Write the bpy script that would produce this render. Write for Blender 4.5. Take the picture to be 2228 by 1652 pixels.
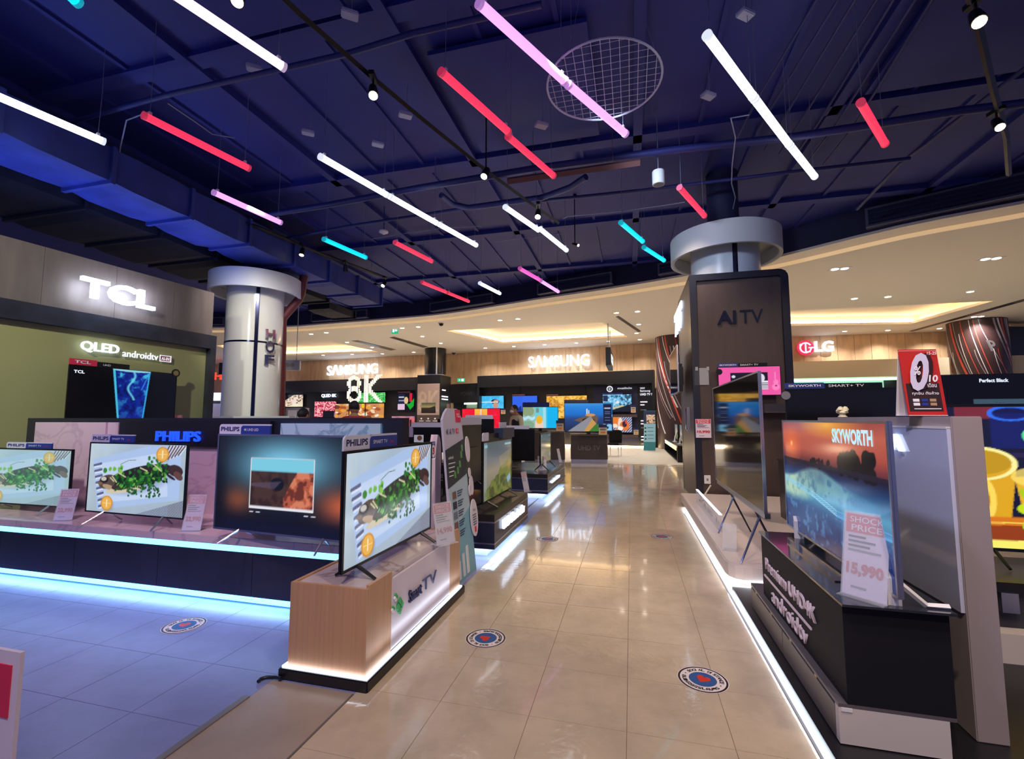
import bpy, bmesh, math, random
import numpy as np
from mathutils import Vector, Matrix
sin, cos, pi = math.sin, math.cos, math.pi
for _o in list(bpy.data.objects): bpy.data.objects.remove(_o)
SC = bpy.context.scene; COL = SC.collection
# ------------------------------------------------------------------ camera
FPX = 1000.0; TH = math.atan(86/FPX); H = 1.4
cam = bpy.data.cameras.new('camera'); cam.sensor_width = 36; cam.lens = 36*FPX/2228; cam.clip_start = .05; cam.clip_end = 200
co = bpy.data.objects.new('camera', cam); COL.objects.link(co); co.location = (0,0,H); co.rotation_euler = (pi/2+TH, 0, 0); SC.camera = co
# ------------------------------------------------------------------ world and exposure
w = bpy.data.worlds.new('world'); SC.world = w; w.use_nodes = True
w.node_tree.nodes['Background'].inputs[0].default_value = (.25,.27,.6,1); w.node_tree.nodes['Background'].inputs[1].default_value = .5
SC.view_settings.view_transform = 'Standard'; SC.view_settings.look = 'None'; SC.view_settings.gamma = 1; SC.view_settings.exposure = 0
SC.view_settings.use_curve_mapping = False
SC.cycles.max_bounces = 6; SC.cycles.sample_clamp_indirect = 4
SC.cycles.use_denoising = True
# ------------------------------------------------------------------ main lamps (warm shop lighting under the roof, plus added tinted fill lamps)
AN = math.radians(14.5)                       # the aisle and all the counters run 14.5 degrees right of the view
def W(lx, ly, z=0.0): return Vector((lx*cos(AN)+ly*sin(AN), -lx*sin(AN)+ly*cos(AN), z))
def lamp(kind, loc, power, col, size=.2, aim=None, angle=120, blend=.6, sy=None, name='lamp_light'):
    l = bpy.data.lights.new(name, kind); l.energy = power; l.color = col
    if kind == 'AREA':
        l.size = size
        if sy: l.shape = 'RECTANGLE'; l.size_y = sy
    else: l.shadow_soft_size = size
    if kind == 'SPOT': l.spot_size = math.radians(angle); l.spot_blend = blend
    o = bpy.data.objects.new(name, l); COL.objects.link(o); o.location = loc
    if aim is not None: o.rotation_euler = (Vector(aim)-Vector(loc)).to_track_quat('-Z','Y').to_euler()
    return o
WARM = (1,.80,.62); WHITE = (1,.95,.9); BLUE = (.2,.3,1); LAV = (.60,.55,1)
KEYS = [ # warm track spots over the near floor; tinted ones added to colour the left
 ((-.4,-1.2),(-.3,3.0),470,WARM,95),((1.2,.6),(.4,4.5),340,WARM,95),((-.6,4.2),(-.2,6.5),330,WARM,95),((.9,7.5),(.2,10),380,WARM,95),((-.5,11.5),(.2,13),320,WARM,95),
 ((2.4,1.2),(1.9,3.2),200,WARM,80),((3.2,5.0),(2.2,7.5),330,WARM,80),((-3.2,1.0),(-4.0,3.8),460,(1,.66,.82),62),
 ((-5.0,.2),(-9.0,7.0),1000,(.95,1,.75),70),((-2.2,6.0),(-3.2,9.0),160,WHITE,90),((-4.4,-.8),(-3.6,1.6),120,(.32,.36,1),110),((-2.8,.2),(-2.6,2.2),60,(.4,.42,1),110)]
for (a, az, b, bz, pw, c_, ang) in (((-6.0,6.0),4.9,(-8.3,8.8),2.6,760,(1,.95,.86),60),((-.5,5.0),4.9,(1.8,9.0),4.5,300,(.62,.78,1),50),((-1.2,1.2),4.9,(1.4,3.2),1.0,420,(.66,.68,1),40),((-6.6,8.6),2.6,(-7.6,10.5),4.9,50,(.35,.4,1),100)):
    lamp('SPOT', W(a[0],a[1],az), pw, c_, .15, W(b[0],b[1],bz), ang, .9, name='spot_lamp_light')  # added fill spots for the column, ring, partition and duct underside
lamp('AREA', W(-8.0,4.2,3.95), 46, (.22,.34,1), .12, W(-8.0,4.2,6), sy=6.5, name='duct_fill_light').rotation_euler = (pi,0,-AN)  # unseen blue uplight added to brighten the duct underside
for (a, b, pw, c_, ang) in KEYS:
    lamp('SPOT', W(a[0],a[1],4.95), pw, c_, .12, W(b[0],b[1],0), ang, .9, name='spot_lamp_light')
# ------------------------------------------------------------------ geometry from the photograph's measurements
def ray(px, py):
    dx = (px-1114)/FPX; dy = (826-py)/FPX
    return Vector((dx, cos(TH)-dy*sin(TH), sin(TH)+dy*cos(TH)))
def G(px, py, z=0.0):                      # world point where a sight line meets height z
    d = ray(px, py); t = (z-H)/d.z; return Vector((d.x*t, d.y*t, z))
def Y(px, py, y):                          # ... where it meets depth y
    d = ray(px, py); t = y/d.y; return Vector((d.x*t, y, H+d.z*t))
def LXY(p): return (p.x*cos(AN)-p.y*sin(AN), p.x*sin(AN)+p.y*cos(AN))
# ------------------------------------------------------------------ materials
def lin(c):
    r = []
    for v in c[:3]:
        v = v/255.; r.append(v/12.92 if v <= .04045 else ((v+.055)/1.055)**2.4)
    return (*r, 1)
MC = {}
def mat(name, c=(128,128,128), rough=.5, metal=0., emit=0., ecol=None, alpha=1., noise=0., nscale=8., bump=0., coat=0., stretch=None, spec=.5, trans=0.):
    if name in MC: return MC[name]
    m = bpy.data.materials.new(name); m.use_nodes = True; nt = m.node_tree; b = nt.nodes['Principled BSDF']; L = nt.links
    b.inputs['Base Color'].default_value = lin(c); b.inputs['Roughness'].default_value = rough; b.inputs['Metallic'].default_value = metal
    b.inputs['Specular IOR Level'].default_value = spec; b.inputs['Coat Weight'].default_value = coat; b.inputs['Coat Roughness'].default_value = .05
    if trans: b.inputs['Transmission Weight'].default_value = trans; b.inputs['IOR'].default_value = 1.2
    if alpha < 1: b.inputs['Alpha'].default_value = alpha
    if emit: b.inputs['Emission Color'].default_value = lin(ecol or c); b.inputs['Emission Strength'].default_value = emit
    if noise or bump:
        tc = nt.nodes.new('ShaderNodeTexCoord'); mp = nt.nodes.new('ShaderNodeMapping'); n = nt.nodes.new('ShaderNodeTexNoise')
        L.new(tc.outputs['Object'], mp.inputs[0]); L.new(mp.outputs[0], n.inputs['Vector']); n.inputs['Scale'].default_value = nscale; n.inputs['Detail'].default_value = 5
        if stretch: mp.inputs['Scale'].default_value = stretch
        if noise:
            r = nt.nodes.new('ShaderNodeValToRGB'); L.new(n.outputs[0], r.inputs[0])
            lc = lin(c); r.color_ramp.elements[0].position = .3; r.color_ramp.elements[1].position = .7
            r.color_ramp.elements[0].color = tuple(v*(1-noise) for v in lc[:3])+(1,); r.color_ramp.elements[1].color = tuple(min(1,v*(1+noise)) for v in lc[:3])+(1,)
            L.new(r.outputs[0], b.inputs['Base Color'])
        if bump:
            bm_ = nt.nodes.new('ShaderNodeBump'); bm_.inputs['Strength'].default_value = bump; L.new(n.outputs[0], bm_.inputs['Height']); L.new(bm_.outputs[0], b.inputs['Normal'])
    MC[name] = m; return m
def wood(name, c, dark=.25, rough=.5, sc=30):
    return mat(name, c, rough, noise=dark, nscale=1.0, stretch=(sc, sc, 1.2))
def marble(name, c, vein):
    if name in MC: return MC[name]
    m = mat(name, c, .18, coat=.3); nt = m.node_tree; L = nt.links; b = nt.nodes['Principled BSDF']
    tc = nt.nodes.new('ShaderNodeTexCoord'); n = nt.nodes.new('ShaderNodeTexNoise'); n.inputs['Scale'].default_value = 1.6; n.inputs['Detail'].default_value = 6; n.inputs['Distortion'].default_value = 1.2
    L.new(tc.outputs['Object'], n.inputs['Vector']); r = nt.nodes.new('ShaderNodeValToRGB'); L.new(n.outputs[0], r.inputs[0])
    e = r.color_ramp.elements; e[0].position = .47; e[0].color = lin(c); e[1].position = .53; e[1].color = lin(c)
    k = e.new(.5); k.color = lin(vein); L.new(r.outputs[0], b.inputs['Base Color']); return m
BLACK = mat('black_laminate', (24,24,30), .35)
BLK2 = mat('black_plastic', (16,16,18), .3)
NAVYBLK = mat('dark_stone_laminate', (34,36,52), .25, noise=.2, nscale=3)
WHITEP = mat('white_paint', (225,222,225), .35)
SILV = mat('brushed_silver', (190,190,200), .28, metal=1)
CHROME = mat('chrome', (215,215,220), .12, metal=1)
STEEL = mat('steel_wire', (150,155,180), .4, metal=.6)
ACR = mat('clear_acrylic', (225,230,240), .06, alpha=.28, spec=.8)
OAK = wood('oak_veneer', (196,150,114), .08, .45, 60)
WALLW = wood('wall_wood_veneer', (206,170,132), .16, .5, 5)
WALLG = wood('grey_wood_veneer', (112,100,98), .16, .5, 6)
TOWW = wood('brown_wood_laminate', (74,60,58), .14, .45, 6)
LEDW = mat('led_strip_cool_white', (225,238,255), .5, emit=5)
LEDC = mat('led_strip_cyan', (96,180,255), .5, emit=4.5)
LEDWA = mat('led_strip_warm', (255,222,170), .5, emit=22)
LETW = mat('lit_letter_white', (215,232,255), .5, emit=2.2)
LETW2 = mat('lit_letter_white_soft', (225,232,245), .5, emit=1.0)
LETWARM = mat('lit_letter_warm', (255,244,220), .5, emit=.95)
LETBLUE = mat('lit_letter_blue', (30,80,255), .4, emit=1.1)
LETRED = mat('lit_letter_red', (255,60,40), .4, emit=1.8)
INKW = mat('white_print', (232,230,238), .5); INKB = mat('dark_blue_print', (28,36,90), .5); INKR = mat('red_print', (196,24,52), .5)
INKK = mat('black_print', (22,20,26), .5); INKG = mat('grey_print', (120,122,135), .5); PBLUE = mat('deep_blue_card', (38,58,140), .45); PRED = mat('red_card', (216,46,82), .5)
CARD = mat('white_card', (222,208,228), .45); PAPER = mat('white_label_strip', (205,205,225), .45)
def picmat(st=1.0):
    k = 'screen_picture_%d' % round(st*10)
    if k in MC: return MC[k]
    m = bpy.data.materials.new(k); m.use_nodes = True; nt = m.node_tree; b = nt.nodes['Principled BSDF']
    b.inputs['Base Color'].default_value = (.006,.006,.008,1); b.inputs['Roughness'].default_value = .12
    a = nt.nodes.new('ShaderNodeVertexColor'); a.layer_name = 'picture'; nt.links.new(a.outputs[0], b.inputs['Emission Color']); b.inputs['Emission Strength'].default_value = st
    MC[k] = m; return m
def printmat():
    if 'printed_picture' in MC: return MC['printed_picture']
    m = bpy.data.materials.new('printed_picture'); m.use_nodes = True; nt = m.node_tree; b = nt.nodes['Principled BSDF']; b.inputs['Roughness'].default_value = .4
    a = nt.nodes.new('ShaderNodeVertexColor'); a.layer_name = 'picture'; nt.links.new(a.outputs[0], b.inputs['Base Color']); MC['printed_picture'] = m; return m
# ------------------------------------------------------------------ mesh building
class MB:
    def __init__(s): s.v = []; s.f = []; s.mi = []
    def add(s, vs, fs, m=0):
        k = len(s.v); s.v += [tuple(v) for v in vs]; s.f += [tuple(i+k for i in f) for f in fs]; s.mi += [m]*len(fs); return s
    def box(s, a, b, m=0):
        x0,y0,z0 = a; x1,y1,z1 = b
        return s.add([(x0,y0,z0),(x1,y0,z0),(x1,y1,z0),(x0,y1,z0),(x0,y0,z1),(x1,y0,z1),(x1,y1,z1),(x0,y1,z1)], [(0,3,2,1),(4,5,6,7),(0,1,5,4),(1,2,6,5),(2,3,7,6),(3,0,4,7)], m)
    def prism(s, pts, z0, z1, m=0):              # pts counter-clockwise in xy
        n = len(pts); return s.add([(p[0],p[1],z0) for p in pts]+[(p[0],p[1],z1) for p in pts], [tuple(range(n-1,-1,-1)), tuple(range(n,2*n))]+[(i,(i+1)%n,n+(i+1)%n,n+i) for i in range(n)], m)
    def vprism(s, pts, y0, y1, m=0):             # pts counter-clockwise in xz seen from the front (-y); y0 < y1
        n = len(pts); return s.add([(p[0],y0,p[1]) for p in pts]+[(p[0],y1,p[1]) for p in pts], [tuple(range(n)), tuple(range(2*n-1,n-1,-1))]+[(i,n+i,n+(i+1)%n,(i+1)%n) for i in range(n)], m)
    def tube(s, pts, r, n=8, m=0, cap=True):
        P = [Vector(p) for p in pts]; rs = r if isinstance(r, (list,tuple)) else [r]*len(P); k = len(s.v); up = None
        for i, p in enumerate(P):
            t = (P[min(i+1,len(P)-1)]-P[max(i-1,0)]).normalized()
            if up is None:
                a = Vector((0,0,1)) if abs(t.z) < .9 else Vector((1,0,0)); up = t.cross(a).normalized()
            else: up = (up - t*up.dot(t)).normalized()
            w_ = t.cross(up)
            for j in range(n):
                q = p+(up*cos(2*pi*j/n)+w_*sin(2*pi*j/n))*rs[i]; s.v.append(tuple(q))
        for i in range(len(P)-1):
            for j in range(n): s.f.append((k+i*n+j, k+i*n+(j+1)%n, k+(i+1)*n+(j+1)%n, k+(i+1)*n+j)); s.mi.append(m)
        if cap: s.f.append(tuple(k+j for j in range(n-1,-1,-1))); s.f.append(tuple(k+(len(P)-1)*n+j for j in range(n))); s.mi += [m,m]
        return s
    def lathe(s, prof, n=24, c=(0,0), m=0, cap=True):   # prof: (r, z)
        k = len(s.v)
        for r, z in prof:
            for j in range(n): s.v.append((c[0]+r*cos(2*pi*j/n), c[1]+r*sin(2*pi*j/n), z))
        for i in range(len(prof)-1):
            for j in range(n): s.f.append((k+i*n+j, k+i*n+(j+1)%n, k+(i+1)*n+(j+1)%n, k+(i+1)*n+j)); s.mi.append(m)
        if cap: s.f.append(tuple(k+j for j in range(n-1,-1,-1))); s.f.append(tuple(k+(len(prof)-1)*n+j for j in range(n))); s.mi += [m,m]
        return s
    def build(s, name, mats, parent=None, smooth=False, loc=None, bevel=0):
        me = bpy.data.meshes.new(name); me.from_pydata(s.v, [], s.f)
        ml = mats if isinstance(mats, (list,tuple)) else [mats]
        for x in ml: me.materials.append(x)
        if len(ml) > 1: me.polygons.foreach_set('material_index', s.mi)
        if bevel or True:
            b = bmesh.new(); b.from_mesh(me); bmesh.ops.recalc_face_normals(b, faces=b.faces)
            if bevel: bmesh.ops.bevel(b, geom=[e for e in b.edges if e.calc_face_angle(0) > .5], offset=bevel, segments=2, affect='EDGES', clamp_overlap=True)
            b.to_mesh(me); b.free()
        if smooth:
            me.polygons.foreach_set('use_smooth', [True]*len(me.polygons)); me.set_sharp_from_angle(angle=math.radians(40))
        o = bpy.data.objects.new(name, me); COL.objects.link(o)
        if parent is not None: o.parent = parent
        if loc is not None: o.location = loc
        return o
def tag(o, label=None, cat=None, group=None, kind=None):
    if label: o['label'] = label
    if cat: o['category'] = cat
    if group: o['group'] = group
    if kind: o['kind'] = kind
    return o
def thing(name, label, cat, loc=(0,0,0), rz=0., group=None):
    o = bpy.data.objects.new(name, None); COL.objects.link(o); o.location = loc; o.rotation_euler = (0,0,rz); o.empty_display_size = .1
    return tag(o, label, cat, group)
def struct(name, mb, m, parent=None, **k):
    o = mb.build(name, m, parent, **k)
    if parent is None: o['kind'] = 'structure'
    return o
# ------------------------------------------------------------------ lettering: real text meshes, upright, facing -y
_FC = {}
def textmesh(s, ext=0., off=0.):
    k = (s, ext, off)
    if k in _FC: return _FC[k]
    c = bpy.data.curves.new('lettering', 'FONT'); c.body = s; c.size = 1; c.extrude = ext; c.offset = off; c.resolution_u = 3
    o = bpy.data.objects.new('lettering', c); COL.objects.link(o)
    me = bpy.data.meshes.new_from_object(o); COL.objects.unlink(o); bpy.data.objects.remove(o)
    n = len(me.vertices); co_ = np.zeros(n*3); me.vertices.foreach_get('co', co_); _FC[k] = (me, co_.reshape(-1,3)); return _FC[k]
def text(s, x, z, w_, h_, y, m, parent, depth=0., name='lettering', off=.012, slant=0., rot=0.):
    me0, c0 = textmesh(s, .05 if depth else 0., off); me = me0.copy(); me.name = name; c = c0.copy()
    if len(c) == 0: return None
    mn = c.min(0); mx = c.max(0); sx = w_/(mx[0]-mn[0]); sz = h_/(mx[1]-mn[1])
    X = (c[:,0]-mn[0])*sx; Z = (c[:,1]-mn[1])*sz; D = (c[:,2]/.05*.5+.5)*depth if depth else c[:,2]*0
    X = X+slant*Z
    out = np.stack([X+x, y-D, Z+z], 1)
    me.vertices.foreach_set('co', out.ravel()); me.update(); me.materials.clear(); me.materials.append(m)
    o = bpy.data.objects.new(name, me); COL.objects.link(o); o.parent = parent
    return o
def letters(s, x, z, w_, h_, y, m, parent, depth, off=.03, gap=.0):   # every letter its own part
    me, c = textmesh(s, .05, off); x0 = c[:,0].min(); tot = c[:,0].max()-x0; k = w_/tot; zb = c[:,1].min(); kz = h_/(c[:,1].max()-zb)
    for i, ch in enumerate(s):
        if ch == ' ': continue
        r = textmesh(s[:i+1], .05, off)[1][:,0].max()-x0; cc = textmesh(ch, .05, off)[1]; wd = cc[:,0].max()-cc[:,0].min()
        text(ch, x+(r-wd)*k, z+(cc[:,1].min()-zb)*kz, wd*k, (cc[:,1].max()-cc[:,1].min())*kz, y, m, parent, depth, name='letter', off=off)
def obj_disc(cx, cz, r, y, m, parent, name='disc', n=24, t=.004, rx=None):
    rx = rx or r
    return MB().vprism([(cx+rx*cos(2*pi*i/n), cz+r*sin(2*pi*i/n)) for i in range(n)], y-t, y).build(name, m, parent)
def rrect(x0, z0, x1, z1, r, corners='1111', n=5):   # ccw from bottom-left; flags bl br tr tl
    out = []
    for i, (cx, cz, a) in enumerate([(x0+r,z0+r,pi),(x1-r,z0+r,1.5*pi),(x1-r,z1-r,0),(x0+r,z1-r,.5*pi)]):
        if corners[i] == '1': out += [(cx+r*cos(a+pi/2*t/n), cz+r*sin(a+pi/2*t/n)) for t in range(n+1)]
        else: out.append([(x0,z0),(x1,z0),(x1,z1),(x0,z1)][i])
    return out
# ------------------------------------------------------------------ screen pictures, computed (x right 0..1, y down 0..1)
def sl(c):
    c = np.array(c, float)/255.; return np.where(c <= .04045, c/12.92, ((c+.055)/1.055)**2.4)
class Pic:
    def __init__(s, w_, h_, bg=(0,0,0)):
        w_ *= 2; h_ *= 2; s.w = w_; s.h = h_; xs = (np.arange(w_)+.5)/w_; ys = (np.arange(h_)+.5)/h_; s.X, s.Y = np.meshgrid(xs, ys); s.a = np.zeros((h_, w_, 3)); s.a[:] = bg; s.asp = w_/h_
    def put(s, m, c):
        m = np.clip(m, 0, 1)[..., None]; s.a = s.a*(1-m)+np.array(c, float)*m; return s
    def vgrad(s, stops):
        ys = [q[0] for q in stops]
        for k in range(3): s.a[..., k] = np.interp(s.Y, ys, [q[1][k] for q in stops])
        return s
    def rect(s, x0, y0, x1, y1, c, al=1): return s.put(((s.X >= x0)&(s.X <= x1)&(s.Y >= y0)&(s.Y <= y1))*al, c)
    def ell(s, cx, cy, rx, ry, c, rot=0, al=1, soft=0.):
        dx = (s.X-cx)*s.asp; dy = s.Y-cy; t = math.radians(rot); u = (dx*cos(t)+dy*sin(t))/(rx*s.asp); v = (-dx*sin(t)+dy*cos(t))/ry; d = np.sqrt(u*u+v*v)
        return s.put((np.clip((1-d)/soft, 0, 1) if soft else (d < 1))*al, c)
    def ring(s, cx, cy, rx, ry, wd, c, al=1):
        d = np.sqrt(((s.X-cx)/rx)**2+((s.Y-cy)/ry)**2); return s.put((np.abs(d-1) < wd)*al, c)
    def poly(s, pts, c, al=1):
        m = np.zeros(s.X.shape, bool); n = len(pts)
        for i in range(n):
            x0, y0 = pts[i]; x1, y1 = pts[(i+1)%n]
            if y0 == y1: continue
            cr = ((s.Y < y0) != (s.Y < y1))&(s.X < (x1-x0)*(s.Y-y0)/(y1-y0)+x0); m ^= cr
        return s.put(m*al, c)
    def line(s, x0, y0, x1, y1, wd, c, al=1):
        dx = (x1-x0)*s.asp; dy = y1-y0; L2 = dx*dx+dy*dy+1e-9; px = (s.X-x0)*s.asp; py = s.Y-y0; t = np.clip((px*dx+py*dy)/L2, 0, 1); d = np.hypot(px-t*dx, py-t*dy)
        return s.put((d < wd)*al, c)
    def noise(s, sc, seed, octv=3):
        r = np.random.RandomState(seed); out = np.zeros(s.X.shape); amp = 1.; tot = 0
        for o in range(octv):
            gx = int(sc*s.asp*2**o)+2; gy = int(sc*2**o)+2; g = r.rand(gy+1, gx+1); fx = s.X*(gx-1); fy = s.Y*(gy-1); ix = fx.astype(int); iy = fy.astype(int); tx = fx-ix; ty = fy-iy
            tx = tx*tx*(3-2*tx); ty = ty*ty*(3-2*ty)
            out += amp*((g[iy,ix]*(1-tx)+g[iy,ix+1]*tx)*(1-ty)+(g[iy+1,ix]*(1-tx)+g[iy+1,ix+1]*tx)*ty); tot += amp; amp *= .5
        return out/tot
    def blobs(s, n, box, rr, cols, seed, asp=1.):
        r = random.Random(seed)
        for _ in range(n):
            q = rr[0]+(rr[1]-rr[0])*r.random(); s.ell(box[0]+(box[2]-box[0])*r.random(), box[1]+(box[3]-box[1])*r.random(), q/s.asp, q*asp*(.5+.6*r.random()), cols[r.randrange(len(cols))], r.random()*180)
        return s
def p_fish():
    p = Pic(200, 112, (176,192,206)); n = p.noise(3, 2); p.put(n*.5, (134,152,168)); p.put(np.clip(.5-p.X-.4*p.Y, 0, .5)*1.2, (206,222,232))
    p.poly([(.52,1),(1,.76),(1,1)], (116,124,142)); p.put(((np.sin(p.X*260)*np.sin(p.Y*150)) > .1)*((p.Y+.45*p.X) > 1.22)*.35, (190,196,210))
    p.poly([(.04,.24),(.62,.03),(.95,0),(.95,.76),(.12,.98)], (170,194,232)); p.poly([(.12,.3),(.8,.1),(.84,.72),(.2,.86)], (196,214,242)); p.put(((p.X > .1)&(p.X < .85))*n*.35, (160,182,220))
    for i in range(8): p.line(.055+.012*i, .33+.085*i, .13+.008*i, .30+.085*i, .018, (92,96,130)); p.line(.06+.012*i, .355+.085*i, .135+.008*i, .33+.085*i, .012, (214,224,244))
    for i in range(6): p.line(.76+.032*i, .24-.02*i, .83+.03*i, .02, .013, (96,84,96)); p.line(.775+.032*i, .24-.02*i, .845+.03*i, .02, .008, (225,228,240))
    p.ell(.54,.56,.38,.17,(100,112,142),-11,.55,.6); p.ell(.52,.47,.36,.14,(38,32,32),-13); p.ell(.21,.56,.095,.1,(86,70,62),-14); p.ell(.175,.53,.045,.05,(28,24,26)); p.ell(.17,.52,.03,.03,(196,190,184)); p.ell(.23,.64,.07,.035,(176,146,118),12); p.ell(.13,.59,.03,.02,(120,96,80))
    p.ell(.9,.36,.075,.08,(58,40,40),10); p.ell(.93,.43,.05,.05,(96,66,60),30); p.ell(.86,.45,.05,.02,(40,28,30),25); p.ell(.4,.66,.2,.045,(206,196,170),-8); p.ell(.36,.62,.1,.05,(60,46,40),-8)
    rn = random.Random(5)
    for i in range(190):
        t = rn.random(); x = .3+.52*t; y = .58-.17*t+rn.gauss(0,.06); q = rn.uniform(.016,.042)
        p.ell(x, y, q/1.5, q*rn.uniform(.35,.75), [(18,70,22),(30,104,32),(12,48,18),(96,170,62),(26,88,28),(14,34,20),(44,128,44)][rn.randrange(7)], rn.random()*180)
    for i in range(60): p.ell(.42+.34*rn.random(), .76-.13*rn.random()-.08*i/60, .011, .016, [(30,98,36),(24,76,30)][i%2], rn.random()*180)
    p.blobs(12, (.17,.32,.36,.42), (.02,.04), [(110,180,60),(52,130,40),(140,190,90)], 3); p.blobs(10, (.62,.16,.76,.3), (.02,.045), [(70,150,46),(40,110,40)], 4); p.line(.34,.3,.42,.24,.004,(60,110,60)); p.line(.42,.24,.5,.23,.004,(60,110,60))
    for q in [(.26,.48,.31,.56),(.33,.43,.4,.48),(.55,.34,.62,.38),(.68,.28,.76,.37),(.24,.5,.28,.55)]: p.line(*q, .008, (205,205,160))
    for (x, y) in ((.765,.14),(.22,.87)):
        p.ell(x+.015, y+.03, .07, .11, (120,110,120), 0, .6, .6); p.ell(x, y, .064, .108, (206,142,40)); p.ell(x, y, .052, .09, (232,176,84)); p.line(x, y-.05, x, y+.05, .008, (255,235,190)); p.line(x-.04, y, x+.04, y, .004, (255,214,130))
    return p
def p_fishpale():
    p = p_fish(); p.a = p.a*.62+np.array((150,205,205))*.36; return p
def p_ambi():
    p = Pic(170, 96, (12,14,26)); g = np.exp(-(((p.X-.52)/.42)**2+((p.Y-.3)/.33)**2)*1.3); p.put(g*.97, (128,206,238))
    g = np.exp(-(((p.X-.93)/.16)**2+((p.Y-.68)/.16)**2)); p.put(g*.9, (200,96,60)); g = np.exp(-(((p.X-.18)/.12)**2+((p.Y-.68)/.14)**2)); p.put(g*.75, (150,80,50))
    p.put(np.clip((p.Y-.84)/.1, 0, 1), (14,16,40)); p.put(np.clip((.1-p.X)/.12, 0, 1)*.8, (10,12,20))
    p.rect(.265,.235,.735,.76,(225,225,232)); p.rect(.27,.24,.73,.37,(120,200,222)); p.rect(.27,.37,.73,.735,(70,48,44)); p.rect(.27,.735,.73,.757,(232,232,240))
    n = p.noise(12, 4, 4); m = ((p.X > .52+.1*(p.Y-.37)*0)&(p.X < .73)&(p.Y > .37)&(p.Y < .735)&(p.X > .62-.35*(p.Y-.35))); p.put(m*1., (176,88,62)); p.put(m*(n > .52)*.7, (225,140,105)); p.put(m*(n < .4)*.8, (90,40,34))
    m2 = ((p.X > .27)&(p.X < .55)&(p.Y > .37)&(p.Y < .735)); p.put(m2*np.clip(n-.45, 0, .2)*3, (40,26,28)); p.ell(.47,.5,.05,.07,(14,22,34)); p.poly([(.27,.5),(.5,.47),(.45,.55),(.27,.53)],(90,74,96),.7)
    for x in (.27,.32,.67,.72): p.rect(x,.79,x+.03,.8,(200,205,225))
    return p
def p_ice():
    p = Pic(220, 128).vgrad([(0,(150,70,66)),(.1,(190,96,78)),(.24,(170,76,66)),(.34,(96,44,54)),(.38,(30,28,60)),(.45,(28,58,104)),(.6,(70,150,185)),(.78,(30,70,125)),(1,(14,24,66))])
    n = p.noise(5, 8, 5); n2 = p.noise(16, 9, 4); p.ell(.55,.02,.33,.12,(250,180,60),0,.9,1); p.ell(.12,.22,.14,.2,(255,120,60),0,.75,1); p.ell(.12,.2,.02,.03,(255,220,150),0,.9,1)
    rid = .50-.13*np.exp(-((p.X-.42)/.26)**2)+.03*(n-.5); bot = .74-.2*p.X+.08*(n-.5); sn = np.clip((p.Y-rid)*30, 0, 1)*np.clip((bot-p.Y)*12, 0, 1)
    g = sn[...,None]*np.clip(.55+.9*(n[...,None]-.3), 0, 1); p.a = p.a*(1-g)+(np.array((196,222,186.))*(1-p.X[...,None])+np.array((60,130,170.))*p.X[...,None])*g
    p.put(sn*np.clip((n2-.52)*6, 0, .8)*np.clip(p.X+.2, 0, 1), (36,84,130)); p.put(np.clip((p.Y-bot)*6, 0, 1)*np.clip((n-.42)*3, 0, .6), (70,150,190)); p.put(np.clip((p.Y-.66)*3, 0, .85), (18,40,96)); p.put(np.clip((n2-.58)*5, 0, .5)*(p.Y > .72), (96,150,200)); p.ell(.66,.72,.03,.3,(150,190,215),10,.5,1)
    p.blobs(22, (.36,.31,.58,.36), (.012,.03), [(24,14,22)], 1); p.blobs(30, (.66,.24,.9,.35), (.045,.075), [(16,10,20)], 2); p.put(((p.Y > .335)&(p.Y < .375))*.85, (26,26,44))
    for k, w_ in ((0,.004),(.018,.003),(.035,.006)): p.line(.0,.52+k,.35,.58+k,w_,(120,200,250),.8); p.line(.35,.58+k,.6,.66+k,w_,(160,225,255),.8); p.line(.6,.66+k,1,.66+k,w_*1.3,(90,170,230),.8)
    return p
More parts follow.
